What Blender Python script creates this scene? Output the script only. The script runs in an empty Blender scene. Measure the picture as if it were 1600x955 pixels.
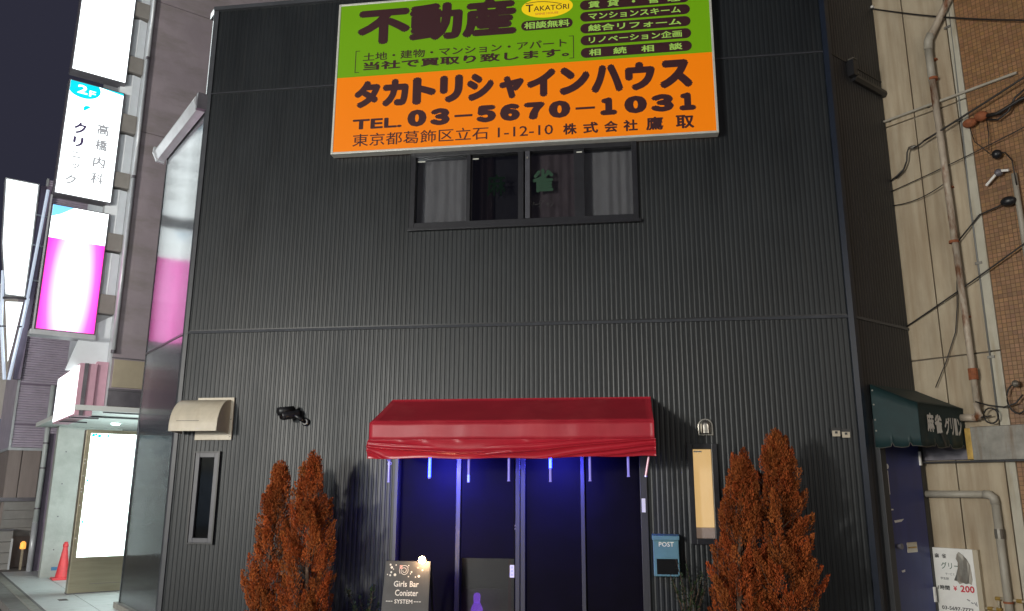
import bpy, math, random
from mathutils import Matrix, Vector
random.seed(7)
S = bpy.context.scene
COL = S.collection
R = math.radians

# ------------------------------------------------------------------ camera
cd = bpy.data.cameras.new("camera")
cam = bpy.data.objects.new("camera", cd)
COL.objects.link(cam)
PITCH, YAW, ROLL = 0.226403, -0.142213, 0.004043
fw = Vector((math.sin(YAW) * math.cos(PITCH), math.cos(YAW) * math.cos(PITCH), math.sin(PITCH)))
rt = Vector((math.cos(YAW), -math.sin(YAW), 0))
up = rt.cross(fw)
rr = rt * math.cos(ROLL) + up * math.sin(ROLL)
uu = -rt * math.sin(ROLL) + up * math.cos(ROLL)
cam.matrix_world = Matrix(((rr.x, uu.x, -fw.x, 0), (rr.y, uu.y, -fw.y, -9.30), (rr.z, uu.z, -fw.z, 1.65), (0, 0, 0, 1)))
cd.sensor_width = 36
cd.lens = 1240 / 1600 * 36
cd.clip_start = 0.05
cd.clip_end = 3000
S.camera = cam

# ------------------------------------------------------------------ world, lights, exposure
S.view_settings.view_transform = 'Standard'
S.view_settings.look = 'None'
S.view_settings.exposure = 0
S.view_settings.gamma = 1
S.cycles.use_denoising = True
S.cycles.max_bounces = 6
S.cycles.sample_clamp_indirect = 6
W = bpy.data.worlds.new("World")
S.world = W
W.use_nodes = True
nt = W.node_tree
nt.nodes.clear()
sky = nt.nodes.new('ShaderNodeTexSky')
sky.sky_type = 'NISHITA'
sky.sun_disc = False
sky.sun_elevation = R(-6)
sky.sun_rotation = R(-130)
b1 = nt.nodes.new('ShaderNodeBackground')
b1.inputs['Strength'].default_value = 0.05
b2 = nt.nodes.new('ShaderNodeBackground')          # night sky lit by the town
b2.inputs['Color'].default_value = (0.40, 0.40, 0.64, 1)
b2.inputs['Strength'].default_value = 0.066
ad = nt.nodes.new('ShaderNodeAddShader')
wo = nt.nodes.new('ShaderNodeOutputWorld')
nt.links.new(sky.outputs[0], b1.inputs['Color'])
nt.links.new(b1.outputs[0], ad.inputs[0])
nt.links.new(b2.outputs[0], ad.inputs[1])
nt.links.new(ad.outputs[0], wo.inputs['Surface'])


def unseen_lamp(name, loc, power, color, radius):  # lamps outside the view, added to light the facade and walls
    l = bpy.data.lights.new(name, 'POINT')
    l.energy = power
    l.color = color
    l.shadow_soft_size = radius
    o = bpy.data.objects.new(name, l)
    o.location = loc
    COL.objects.link(o)
    return o


sl = bpy.data.lights.new("sun", 'SUN')             # night: barely any
sl.energy = 0.02
sl.angle = R(12)
sl.color = (0.85, 0.88, 1.0)
so = bpy.data.objects.new("sun", sl)
so.rotation_euler = (R(55), 0, R(-35))
COL.objects.link(so)
unseen_lamp("unseen_lamp", (-4.9, -7.4, 2.5), 660, (0.95, 0.98, 0.96), 0.55)
unseen_lamp("unseen_lamp", (-11.0, -17.0, 3.9), 7000, (1.0, 0.95, 0.86), 0.60)
unseen_lamp("unseen_lamp", (6.5, -12.0, 4.8), 820, (1.0, 0.94, 0.84), 1.1)

# ------------------------------------------------------------------ materials
def mat(name, col, rough=0.6, metal=0.0, spec=0.5, var=0.0, vscale=4.0, stretch=(1, 1, 1), bump=0.0, bscale=60.0,
        emit=None, estr=0.0, coat=0.0, stain=None, sscale=1.5, sstretch=(1, 1, 1), slo=0.45, shi=0.7, attr=None, rvar=0.0, ior=1.5):
    m = bpy.data.materials.new(name)
    m.use_nodes = True
    t = m.node_tree
    p = t.nodes['Principled BSDF']
    p.inputs['Base Color'].default_value = (*col, 1)
    p.inputs['Roughness'].default_value = rough
    p.inputs['Metallic'].default_value = metal
    p.inputs['Specular IOR Level'].default_value = spec
    p.inputs['Coat Weight'].default_value = coat
    p.inputs['IOR'].default_value = ior
    N = t.nodes.new
    L = t.links.new
    tc = N('ShaderNodeTexCoord')

    def noise(scale, st, detail=5):
        mp = N('ShaderNodeMapping')
        mp.inputs['Scale'].default_value = st
        L(tc.outputs['Object'], mp.inputs['Vector'])
        n = N('ShaderNodeTexNoise')
        n.inputs['Scale'].default_value = scale
        n.inputs['Detail'].default_value = detail
        n.inputs['Roughness'].default_value = 0.6
        L(mp.outputs[0], n.inputs['Vector'])
        return n

    cur = None
    if var:
        n = noise(vscale, stretch)
        r = N('ShaderNodeValToRGB')
        r.color_ramp.elements[0].position = 0.3
        r.color_ramp.elements[1].position = 0.7
        r.color_ramp.elements[0].color = (*[c * (1 - var) for c in col], 1)
        r.color_ramp.elements[1].color = (*[min(1, c * (1 + var)) for c in col], 1)
        L(n.outputs['Fac'], r.inputs['Fac'])
        cur = r.outputs['Color']
        if rvar:
            mr = N('ShaderNodeMapRange')
            mr.inputs['To Min'].default_value = max(0, rough - rvar)
            mr.inputs['To Max'].default_value = min(1, rough + rvar)
            L(n.outputs['Fac'], mr.inputs['Value'])
            L(mr.outputs[0], p.inputs['Roughness'])
    if stain:
        n = noise(sscale, sstretch, 7)
        r = N('ShaderNodeValToRGB')
        r.color_ramp.elements[0].position = slo
        r.color_ramp.elements[1].position = shi
        r.color_ramp.elements[0].color = (0, 0, 0, 1)
        r.color_ramp.elements[1].color = (1, 1, 1, 1)
        L(n.outputs['Fac'], r.inputs['Fac'])
        mx = N('ShaderNodeMixRGB')
        mx.inputs['Color1'].default_value = (*col, 1)
        mx.inputs['Color2'].default_value = (*stain, 1)
        if cur:
            L(cur, mx.inputs['Color1'])
        L(r.outputs['Color'], mx.inputs['Fac'])
        cur = mx.outputs['Color']
    if attr:
        a = N('ShaderNodeAttribute')
        a.attribute_name = attr
        mx = N('ShaderNodeMixRGB')
        mx.blend_type = 'MULTIPLY'
        mx.inputs['Fac'].default_value = 1
        mx.inputs['Color1'].default_value = (*col, 1)
        if cur:
            L(cur, mx.inputs['Color1'])
        L(a.outputs['Color'], mx.inputs['Color2'])
        cur = mx.outputs['Color']
    if cur:
        L(cur, p.inputs['Base Color'])
    if bump:
        n = noise(bscale, stretch)
        b = N('ShaderNodeBump')
        b.inputs['Strength'].default_value = bump
        b.inputs['Distance'].default_value = 0.01
        L(n.outputs['Fac'], b.inputs['Height'])
        L(b.outputs[0], p.inputs['Normal'])
    if emit:
        p.inputs['Emission Color'].default_value = (*emit, 1)
        p.inputs['Emission Strength'].default_value = estr
    return m


def glass_mat(name, tint=(0.75, 0.8, 0.85), refl=0.10, rough=0.03, rmax=0.8):
    m = bpy.data.materials.new(name)
    m.use_nodes = True
    t = m.node_tree
    t.nodes.clear()
    N = t.nodes.new
    tr = N('ShaderNodeBsdfTransparent')
    tr.inputs['Color'].default_value = (*tint, 1)
    gl = N('ShaderNodeBsdfGlossy')
    gl.inputs['Roughness'].default_value = rough
    lw = N('ShaderNodeLayerWeight')
    lw.inputs['Blend'].default_value = 0.25
    mr = N('ShaderNodeMapRange')
    mr.inputs['To Min'].default_value = refl * 0.5
    mr.inputs['To Max'].default_value = rmax
    mx = N('ShaderNodeMixShader')
    o = N('ShaderNodeOutputMaterial')
    t.links.new(lw.outputs['Facing'], mr.inputs['Value'])
    t.links.new(mr.outputs[0], mx.inputs['Fac'])
    t.links.new(tr.outputs[0], mx.inputs[1])
    t.links.new(gl.outputs[0], mx.inputs[2])
    t.links.new(mx.outputs[0], o.inputs['Surface'])
    return m


M = {}
M['siding'] = mat('siding_paint', (0.0115, 0.0140, 0.0162), 0.44, ior=1.45, var=0.26, vscale=1.6, stretch=(1, 1, 0.35), rvar=0.12, bump=0.22, bscale=5,
                  stain=(0.021, 0.022, 0.022), sscale=3.0, sstretch=(6, 6, 0.35), slo=0.52, shi=0.9)
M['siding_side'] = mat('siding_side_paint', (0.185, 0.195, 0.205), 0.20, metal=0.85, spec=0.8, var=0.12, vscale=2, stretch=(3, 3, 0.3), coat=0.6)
M['siding_right'] = mat('siding_right_paint', (0.026, 0.027, 0.030), 0.5, var=0.2, vscale=2, stretch=(3, 3, 0.3))
M['flash'] = mat('flashing_paint', (0.055, 0.058, 0.065), 0.35, var=0.15, vscale=6)
M['post'] = mat('corner_post_paint', (0.010, 0.016, 0.030), 0.4, var=0.15, vscale=5)
M['black'] = mat('black_paint', (0.012, 0.012, 0.014), 0.4, var=0.2, vscale=9)
M['frame'] = mat('window_frame_black', (0.018, 0.018, 0.022), 0.35, var=0.2, vscale=9)
M['frame2'] = mat('window_frame_grey', (0.060, 0.060, 0.072), 0.4, var=0.15, vscale=9)
M['room'] = mat('room_dark', (0.06, 0.052, 0.055), 0.9)
M['curtain'] = mat('curtain_cloth', (0.38, 0.345, 0.315), 0.85, var=0.12, vscale=14, stretch=(1, 1, 0.2))
M['curtain_dark'] = mat('curtain_cloth_dark', (0.14, 0.10, 0.095), 0.85, var=0.2, vscale=14, stretch=(1, 1, 0.2))
M['pane'] = glass_mat('window_glass', (0.75, 0.77, 0.8), 0.08)
M['pane_dark'] = glass_mat('window_glass_dark', (0.5, 0.5, 0.52), 0.16)
M['pane_door'] = glass_mat('door_glass', (0.55, 0.5, 0.55), 0.5, 0.10)
M['pane_slim'] = glass_mat('slim_window_glass', (0.25, 0.25, 0.28), 0.03, 0.06, 0.2)
M['doorleaf'] = mat('door_leaf', (0.0034, 0.0024, 0.0058), 0.6, spec=0.06, var=0.25, vscale=3, rvar=0.08)
M['alum'] = mat('door_aluminium', (0.045, 0.045, 0.046), 0.45, metal=0.2, var=0.1, vscale=8, stretch=(1, 1, 0.2))
M['wood_dark'] = mat('dark_counter', (0.13, 0.085, 0.07), 0.5, var=0.3, vscale=8)
M['white'] = mat('white_paint', (0.75, 0.74, 0.70), 0.5, var=0.05, vscale=9)
M['cream'] = mat('cream_paint', (0.52, 0.46, 0.36), 0.45, var=0.08, vscale=7, stain=(0.40, 0.33, 0.24), sscale=6, sstretch=(1, 1, .3), slo=.5, shi=.85)
M['steel'] = mat('brushed_steel', (0.55, 0.52, 0.46), 0.32, metal=0.9, var=0.12, vscale=14, stretch=(.2, .2, 2))
M['galv'] = mat('galvanised_steel', (0.21, 0.20, 0.175), 0.5, metal=0.6, var=0.25, vscale=7, stain=(0.13, 0.09, 0.06), sscale=4, sstretch=(3, 3, .3), slo=.5, shi=.8)
M['brass'] = mat('yellowed_metal', (0.42, 0.27, 0.07), 0.4, metal=0.5, var=0.3, vscale=9)
M['red_top'] = mat('red_vinyl', (0.36, 0.017, 0.031), 0.46, spec=0.35, var=0.10, vscale=3, stain=(0.46, 0.05, 0.06), sscale=1.6, sstretch=(2, 2, .6), slo=.5, shi=.9)
M['red_val'] = mat('red_vinyl_valance', (0.38, 0.014, 0.027), 0.30, spec=0.5, var=0.08, vscale=3)
M['orange'] = None
M['txt_dark'] = mat('sign_ink_maroon', (0.040, 0.006, 0.010), 0.6)


def glow_film(name, col, estr):  # emission added to the billboard film to brighten it
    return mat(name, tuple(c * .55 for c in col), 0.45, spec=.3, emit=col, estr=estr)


M['orange'] = glow_film('sign_film_orange', (0.80, 0.192, 0.001), 0.60)
M['green'] = glow_film('sign_film_green', (0.125, 0.29, 0.003), 0.66)
M['yellow'] = glow_film('sign_film_yellow', (0.88, 0.60, 0.01), 0.55)
M['txt_green'] = glow_film('sign_letter_green', (0.34, 0.58, 0.10), 0.45)
M['sign_alum'] = mat('sign_frame', (0.62, 0.62, 0.56), 0.4, metal=0.2, var=0.08, vscale=6)
M['lit'] = mat('light_box_white', (0.8, 0.8, 0.8), 0.5, emit=(0.90, 1.0, 1.0), estr=2.5)
M['lit_panel'] = mat('light_panel_white', (0.8, 0.8, 0.8), 0.5, emit=(0.80, 1.0, 0.97), estr=4.0)
M['teal'] = mat('light_box_teal', (0.0, 0.5, 0.6), 0.5, emit=(0.0, 0.60, 0.72), estr=1.0)
M['ink_grey'] = mat('light_box_ink_grey', (0.4, 0.4, 0.42), 0.6, emit=(0.30, 0.32, 0.36), estr=0.5)
M['ink_pale'] = mat('light_box_ink_pale', (0.6, 0.6, 0.6), 0.6, emit=(0.86, 0.87, 0.88), estr=1.0)
M['ink_dark'] = mat('light_box_ink_dark', (0.08, 0.06, 0.12), 0.6, emit=(0.06, 0.04, 0.12), estr=0.5)
M['clinic'] = mat('clinic_wall', (0.36, 0.305, 0.335), 0.7, var=0.14, vscale=1.2, bump=0.3, bscale=12, stain=(0.26, 0.23, 0.22), sscale=1.4, sstretch=(1, 1, 3), slo=.45, shi=.75)
M['pier'] = mat('pier_concrete', (0.26, 0.24, 0.22), 0.7, var=0.15, vscale=3)
M['lightmetal'] = mat('pale_metal', (0.55, 0.57, 0.60), 0.35, metal=0.2, var=0.1, vscale=5)
M['palesheet'] = mat('pale_enamel_sheet', (0.80, 0.84, 0.88), 0.35, var=0.06, vscale=4)
M['strutglow'] = mat('glow_strut', (0.6, 0.65, 0.72), 0.4, emit=(0.62, 0.74, 0.95), estr=0.55)  # spill from the sign put into the struts as their own glow
M['soffit'] = mat('soffit_white', (0.72, 0.74, 0.72), 0.6, var=0.04, vscale=3)
M['concrete'] = mat('fair_faced_concrete', (0.44, 0.45, 0.43), 0.7, var=0.12, vscale=3, bump=0.2, bscale=30, stain=(.33, .34, .32), sscale=2, slo=.5, shi=.75)
M['pinkcap'] = mat('fascia_end_cap', (0.64, 0.37, 0.46), 0.5, var=0.08, vscale=4)
M['accover'] = mat('beige_cover_panel', (0.42, 0.36, 0.26), 0.55, var=0.06, vscale=5)
M['dimmetal'] = mat('dim_metal', (0.16, 0.15, 0.17), 0.4, metal=0.4, var=0.2, vscale=6)
M['bronze'] = mat('bronze_metal_base', (0.40, 0.36, 0.26), 0.35, metal=0.7, var=0.12, vscale=5, stretch=(.3, .3, 3))
M['cone'] = mat('cone_plastic', (0.72, 0.06, 0.07), 0.45, var=0.12, vscale=8)
M['purple_siding'] = mat('mauve_siding', (0.52, 0.455, 0.56), 0.5, var=0.1, vscale=4)
M['brown_panel'] = mat('greige_panel', (0.30, 0.25, 0.235), 0.6, var=0.1, vscale=3, stretch=(4, 4, .4))
M['shutter'] = mat('grey_shutter', (0.27, 0.26, 0.25), 0.5, var=0.1, vscale=5)
M['farwall'] = mat('pale_far_wall', (0.72, 0.68, 0.64), 0.7, var=0.08, vscale=1.5)
M['glassblue'] = mat('far_window', (0.25, 0.33, 0.45), 0.25, var=0.1, vscale=2)
M['mauvepost'] = mat('mauve_post', (0.27, 0.22, 0.30), 0.5, var=0.12, vscale=4)
M['pvc'] = mat('pvc_white', (0.55, 0.60, 0.60), 0.45, var=0.08, vscale=4)
M['tile_floor'] = mat('pale_paver', (0.60, 0.62, 0.62), 0.5, var=0.07, vscale=5, stain=(.46, .47, .46), sscale=5, slo=.55, shi=.8)
M['grout'] = mat('grout', (0.20, 0.20, 0.20), 0.8)
M['kerb'] = mat('kerb_stone', (0.30, 0.29, 0.26), 0.8, var=0.15, vscale=8)
M['asphalt'] = mat('asphalt', (0.060, 0.062, 0.062), 0.85, var=0.25, vscale=25, bump=0.6, bscale=160)
M['pave'] = mat('pavement_slab', (0.22, 0.21, 0.20), 0.85, var=0.15, vscale=6)
M['alc'] = mat('alc_panel', (0.42, 0.350, 0.250), 0.85, var=0.14, vscale=2.2, stretch=(1.2, 1.2, .6), bump=0.35, bscale=30,
               stain=(0.24, 0.165, 0.095), sscale=2.2, sstretch=(3.2, 3.2, .26), slo=.41, shi=.80)
M['alc2'] = mat('painted_pilaster', (0.44, 0.41, 0.33), 0.8, var=0.12, vscale=3, stain=(0.27, 0.20, 0.11), sscale=2.5, sstretch=(3, 3, .3), slo=.5, shi=.8)
M['joint'] = mat('joint_sealant', (0.13, 0.11, 0.085), 0.9)
M['tile_brown'] = mat('brown_mosaic_tile', (0.27, 0.140, 0.060), 0.45, attr='tint', stain=(.15, .09, .05), sscale=1.1, slo=.5, shi=.85)
M['rust'] = mat('rusty_pipe', (0.44, 0.37, 0.29), 0.6, metal=0.1, var=0.2, vscale=4, stain=(0.16, 0.055, 0.018), sscale=4, sstretch=(1.5, 1.5, .5), slo=.50, shi=.62)
M['rust2'] = mat('rust_collar', (0.26, 0.08, 0.03), 0.8, var=0.3, vscale=20)
M['pipe_grey'] = mat('grey_pvc_pipe', (0.34, 0.31, 0.255), 0.5, var=0.12, vscale=5)
M['cable'] = mat('cable_black', (0.015, 0.013, 0.012), 0.5)
M['green_awn'] = mat('green_canvas', (0.007, 0.027, 0.029), 0.6, var=0.2, vscale=4, bump=0.2, bscale=7)
M['brushwhite'] = mat('white_brush_paint', (0.72, 0.70, 0.64), 0.7)
M['bluedoor'] = mat('blue_door_paint', (0.018, 0.030, 0.165), 0.42, var=0.15, vscale=3, stretch=(2, 2, .4))
M['postbox'] = mat('mailbox_blue', (0.095, 0.215, 0.275), 0.45, var=0.1, vscale=9)
M['paper'] = mat('paper_white', (0.78, 0.76, 0.72), 0.7, var=0.04, vscale=20)
M['ink'] = mat('ink_black', (0.02, 0.02, 0.02), 0.6)
M['ink_red'] = mat('ink_red', (0.55, 0.03, 0.05), 0.6)
M['ink_green'] = mat('ink_dark_green', (0.03, 0.10, 0.05), 0.6)
M['film_green'] = mat('window_film_green', (0.003, 0.036, 0.014), 0.6)
M['blind'] = mat('lit_blind', (0.7, 0.6, 0.45), 0.8, emit=(1.0, 0.60, 0.22), estr=1.15, var=0.08, vscale=3)
M['blindlow'] = mat('lit_blind_hem', (0.6, 0.5, 0.45), 0.8, emit=(0.62, 0.42, 0.30), estr=0.42)
M['blue_on'] = mat('led_blue', (0.1, 0.1, 0.8), 0.4, emit=(0.011, 0.028, 1.0), estr=30)
M['blue_core'] = mat('led_blue_core', (0.5, 0.5, 0.9), 0.4, emit=(0.07, 0.12, 1.0), estr=4.0)
M['tube_faint'] = mat('led_tube_faint', (0.26, 0.24, 0.60), 0.25, emit=(0.24, 0.20, 0.90), estr=0.42)  # faint violet glow put into the unlit tubes, caps and cord
M['tube_pink'] = mat('led_tube_pink', (0.75, 0.35, 0.50), 0.3)
M['bulb'] = mat('clip_bulb', (1, .9, .7), 0.4, emit=(1.0, 0.62, 0.30), estr=190)
M['slate'] = mat('chalkboard', (0.042, 0.039, 0.040), 0.6, var=0.25, vscale=4, stain=(.075, .075, .08), sscale=3, slo=.5, shi=.8)
M['chalk'] = mat('chalk_white', (0.72, 0.68, 0.64), 0.9)
M['chalk_pink'] = mat('chalk_pink', (0.70, 0.34, 0.32), 0.9)
M['purple'] = mat('purple_lit_plastic', (0.35, 0.1, 0.9), 0.4, emit=(0.28, 0.075, 1.0), estr=2.2)
M['foliage'] = mat('dry_conifer_foliage', (0.33, 0.080, 0.021), 0.8, spec=0.2, attr='tint', var=0.3, vscale=5)
M['bark'] = mat('conifer_bark', (0.10, 0.06, 0.04), 0.9, var=0.3, vscale=20)
M['leaf'] = mat('evergreen_leaf', (0.035, 0.060, 0.022), 0.6, attr='tint')
M['reds'] = mat('red_strip', (0.22, 0.012, 0.02), 0.5)
M['amber'] = mat('amber_reflector', (0.8, 0.35, 0.05), 0.4, emit=(1.0, 0.42, 0.08), estr=1.2)
M['soil'] = mat('soil', (0.05, 0.035, 0.025), 0.95, var=0.3, vscale=30)
M['terra'] = mat('planter_clay', (0.12, 0.10, 0.09), 0.8, var=0.15, vscale=6)


def pink_mat():
    m = bpy.data.materials.new('light_box_pink')       # film lit by tubes inside: whiter along the tubes
    m.use_nodes = True
    t = m.node_tree
    p = t.nodes['Principled BSDF']
    p.inputs['Base Color'].default_value = (0.7, 0.1, 0.4, 1)
    N = t.nodes.new
    L = t.links.new
    tc = N('ShaderNodeTexCoord')
    mp = N('ShaderNodeMapping')
    mp.inputs['Location'].default_value = PINKLOC
    mp.inputs['Scale'].default_value = (0.0, 2.5, 0.62)
    g = N('ShaderNodeTexGradient')
    g.gradient_type = 'SPHERICAL'
    L(tc.outputs['Object'], mp.inputs['Vector'])
    L(mp.outputs[0], g.inputs['Vector'])
    r = N('ShaderNodeValToRGB')
    e = r.color_ramp.elements
    e[0].position = 0.0
    e[0].color = (0.60, 0.012, 0.30, 1)
    e[1].position = 0.48
    e[1].color = (1.15, 0.47, 0.92, 1)
    k = e.new(0.20)
    k.color = (0.92, 0.07, 0.50, 1)
    L(g.outputs['Fac'], r.inputs['Fac'])
    L(r.outputs['Color'], p.inputs['Emission Color'])
    p.inputs['Emission Strength'].default_value = 2.4
    return m


# ------------------------------------------------------------------ mesh helpers
class MB:
    def __init__(s):
        s.v, s.f, s.c = [], [], []

    def poly(s, pts, tint=None):
        n = len(s.v)
        s.v += [tuple(p) for p in pts]
        s.f.append(tuple(range(n, n + len(pts))))
        s.c.append(tint)

    def box(s, x0, x1, y0, y1, z0, z1, tint=None):
        n = len(s.v)
        s.v += [(x, y, z) for z in (z0, z1) for y in (y0, y1) for x in (x0, x1)]
        for q in ((0, 2, 3, 1), (4, 5, 7, 6), (0, 1, 5, 4), (2, 6, 7, 3), (0, 4, 6, 2), (1, 3, 7, 5)):
            s.f.append(tuple(n + i for i in q))
            s.c.append(tint)

    def hexa(s, p):      # 8 points: bottom ring 4, top ring 4
        n = len(s.v)
        s.v += [tuple(q) for q in p]
        for q in ((3, 2, 1, 0), (4, 5, 6, 7), (0, 1, 5, 4), (1, 2, 6, 5), (2, 3, 7, 6), (3, 0, 4, 7)):
            s.f.append(tuple(n + i for i in q))
            s.c.append(None)

    def extrude(s, pts, fn, d0, d1):   # pts 2D ring, fn(a,b,d) -> xyz
        n = len(s.v)
        k = len(pts)
        s.v += [fn(a, b, d0) for a, b in pts] + [fn(a, b, d1) for a, b in pts]
        s.f.append(tuple(range(n, n + k)))
        s.f.append(tuple(range(n + 2 * k - 1, n + k - 1, -1)))
        s.c += [None, None]
        for i in range(k):
            j = (i + 1) % k
            s.f.append((n + i, n + k + i, n + k + j, n + j))
            s.c.append(None)

    def tube(s, pts, r, seg=8, caps=True):
        pts = [Vector(p) for p in pts]
        rings = []
        for i, p in enumerate(pts):
            a = pts[max(0, i - 1)]
            b = pts[min(len(pts) - 1, i + 1)]
            d = (b - a).normalized()
            x = d.cross(Vector((0, 0, 1)))
            if x.length < 1e-3:
                x = d.cross(Vector((0, 1, 0)))
            x.normalize()
            y = d.cross(x)
            rad = r[i] if isinstance(r, (list, tuple)) else r
            n = len(s.v)
            for k in range(seg):
                t = 2 * math.pi * k / seg
                s.v.append(tuple(p + (x * math.cos(t) + y * math.sin(t)) * rad))
            rings.append(n)
        for a, b in zip(rings, rings[1:]):
            for k in range(seg):
                k2 = (k + 1) % seg
                s.f.append((a + k, a + k2, b + k2, b + k))
                s.c.append(None)
        if caps:
            s.f.append(tuple(range(rings[0] + seg - 1, rings[0] - 1, -1)))
            s.f.append(tuple(range(rings[-1], rings[-1] + seg)))
            s.c += [None, None]

    def lathe(s, prof, c, seg=16):
        rings = []
        for r_, z in prof:
            n = len(s.v)
            for k in range(seg):
                t = 2 * math.pi * k / seg
                s.v.append((c[0] + r_ * math.cos(t), c[1] + r_ * math.sin(t), c[2] + z))
            rings.append(n)
        for a, b in zip(rings, rings[1:]):
            for k in range(seg):
                k2 = (k + 1) % seg
                s.f.append((a + k, a + k2, b + k2, b + k))
                s.c.append(None)
        s.f.append(tuple(range(rings[0] + seg - 1, rings[0] - 1, -1)))
        s.f.append(tuple(range(rings[-1], rings[-1] + seg)))
        s.c += [None, None]


FR0 = ((0, 0), 0.0)
FL = ((-5.56, 0.0), -45.0)          # along the left street: -x goes away, y = into the block
FRT = ((2.59, 0.0), 45.0)           # right wall of the black building
FW = ((2.59 + 1.25 * 0.70711, 1.25 * 0.70711), -45.0)   # concrete wall of the right neighbour
INFO = {}


def world_of(frame, p):
    a = R(frame[1])
    x, y, z = p
    return (frame[0][0] + x * math.cos(a) - y * math.sin(a), frame[0][1] + x * math.sin(a) + y * math.cos(a), z)


def thing(name, label, cat, frame=FR0, org=(0, 0, 0), group=None):
    o = bpy.data.objects.new(name, None)
    o.empty_display_size = 0.1
    COL.objects.link(o)
    o.location = world_of(frame, org)
    o.rotation_euler = (0, 0, R(frame[1]))
    o['label'] = label
    o['category'] = cat
    if group:
        o['group'] = group
    INFO[o.name] = org
    return o


def obj(name, mb, m, parent=None, frame=FR0, org=(0, 0, 0), smooth=False, bev=0.0, label=None, kind=None, cat=None, group=None):
    if parent is not None:
        org = INFO[parent.name]
    me = bpy.data.meshes.new(name)
    me.from_pydata([(a - org[0], b - org[1], c - org[2]) for a, b, c in mb.v], [], mb.f)
    if any(c is not None for c in mb.c):
        ca = me.color_attributes.new('tint', 'FLOAT_COLOR', 'CORNER')
        i = 0
        buf = []
        for f, c in zip(mb.f, mb.c):
            c = c or (1, 1, 1)
            if not isinstance(c, tuple):
                c = (c, c, c)
            buf += [c[0], c[1], c[2], 1] * len(f)
        ca.data.foreach_set('color', buf)
    me.materials.append(m)
    if smooth:
        me.polygons.foreach_set('use_smooth', [True] * len(me.polygons))
    me.update()
    o = bpy.data.objects.new(name, me)
    COL.objects.link(o)
    if parent is not None:
        o.parent = parent
    else:
        o.location = world_of(frame, org)
        o.rotation_euler = (0, 0, R(frame[1]))
    INFO[o.name] = org
    if bev:
        b = o.modifiers.new('bevel', 'BEVEL')
        b.width = bev
        b.segments = 2
        b.limit_method = 'ANGLE'
    if label:
        o['label'] = label
    if cat:
        o['category'] = cat
    if kind:
        o['kind'] = kind
    if group:
        o['group'] = group
    return o


_DG = None


def glyphs(s, offset=0.0, res=2):
    c = bpy.data.curves.new('t', 'FONT')
    c.body = s
    c.resolution_u = res
    c.offset = offset
    o = bpy.data.objects.new('t', c)
    COL.objects.link(o)
    dg = bpy.context.evaluated_depsgraph_get()
    me = bpy.data.meshes.new_from_object(o.evaluated_get(dg))
    v = [(q.co.x, q.co.y) for q in me.vertices]
    f = [tuple(p.vertices) for p in me.polygons]
    bpy.data.objects.remove(o)
    bpy.data.curves.remove(c)
    bpy.data.meshes.remove(me)
    return v, f


def text(mb, s, a0, a1, b0, b1, fn, offset=0.0, res=2, keep=False):
    """letters of s fitted to the box a0..a1, b0..b1; fn(a,b) -> xyz"""
    v, f = glyphs(s, 0.0, res)
    if not v:
        return
    if offset:                      # heavier weight: the outline laid down several times, a hair apart
        dirs = [(0, 0)] + [(math.cos(k * math.pi / 4), math.sin(k * math.pi / 4)) for k in range(0 if offset >= .03 else 1, 8, 1 if offset >= .03 else 2)]
        sc_x = (a1 - a0) / max(1e-6, max(p[0] for p in v) - min(p[0] for p in v))
        sc_y = (b1 - b0) / max(1e-6, max(p[1] for p in v) - min(p[1] for p in v))
        o = Vector(fn(0, 0))
        nr = (Vector(fn(1, 0)) - o).cross(Vector(fn(0, 1)) - o).normalized()
        for i, (dx, dy) in enumerate(dirs):
            q = 0.00012 * (i - len(dirs))
            n = len(mb.v)
            x0, x1 = min(p[0] for p in v), max(p[0] for p in v)
            y0, y1 = min(p[1] for p in v), max(p[1] for p in v)
            bx, by = offset * sc_x, offset * sc_y
            ex, ey = (a1 - a0 - 2 * bx) / (x1 - x0), (b1 - b0 - 2 * by) / max(1e-6, y1 - y0)
            mb.v += [tuple(Vector(fn(a0 + bx * (1 + dx) + (p[0] - x0) * ex, b0 + by * (1 + dy) + (p[1] - y0) * ey)) + nr * q) for p in v]
            mb.f += [tuple(n + k for k in g_) for g_ in f]
            mb.c += [None] * len(f)
        return
    x0, x1 = min(p[0] for p in v), max(p[0] for p in v)
    y0, y1 = min(p[1] for p in v), max(p[1] for p in v)
    sx = (a1 - a0) / max(1e-6, x1 - x0)
    sy = (b1 - b0) / max(1e-6, y1 - y0)
    n = len(mb.v)
    mb.v += [fn(a0 + (p[0] - x0) * sx, b0 + (p[1] - y0) * sy) for p in v]
    mb.f += [tuple(n + i for i in q) for q in f]
    mb.c += [None] * len(f)


def spaced(mb, s, cells, b0, b1, fn, offset):
    for ch, (a0, a1) in zip(s, cells):
        text(mb, ch, a0, a1, b0, b1, fn, offset)


def ring(cx, cz, rx, rz, n=28):
    return [(cx + rx * math.cos(2 * math.pi * k / n), cz + rz * math.sin(2 * math.pi * k / n)) for k in range(n)]


def pill(x0, x1, z0, z1, n=8):
    r = (z1 - z0) / 2
    c = (z0 + z1) / 2
    p = [(x1 - r + r * math.cos(t), c + r * math.sin(t)) for t in [-math.pi / 2 + math.pi * k / n for k in range(n + 1)]]
    p += [(x0 + r + r * math.cos(t), c + r * math.sin(t)) for t in [math.pi / 2 + math.pi * k / n for k in range(n + 1)]]
    return p


XZ = lambda y: (lambda a, b: (a, y, b))
XZD = lambda a, b, d: (a, d, b)


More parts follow.
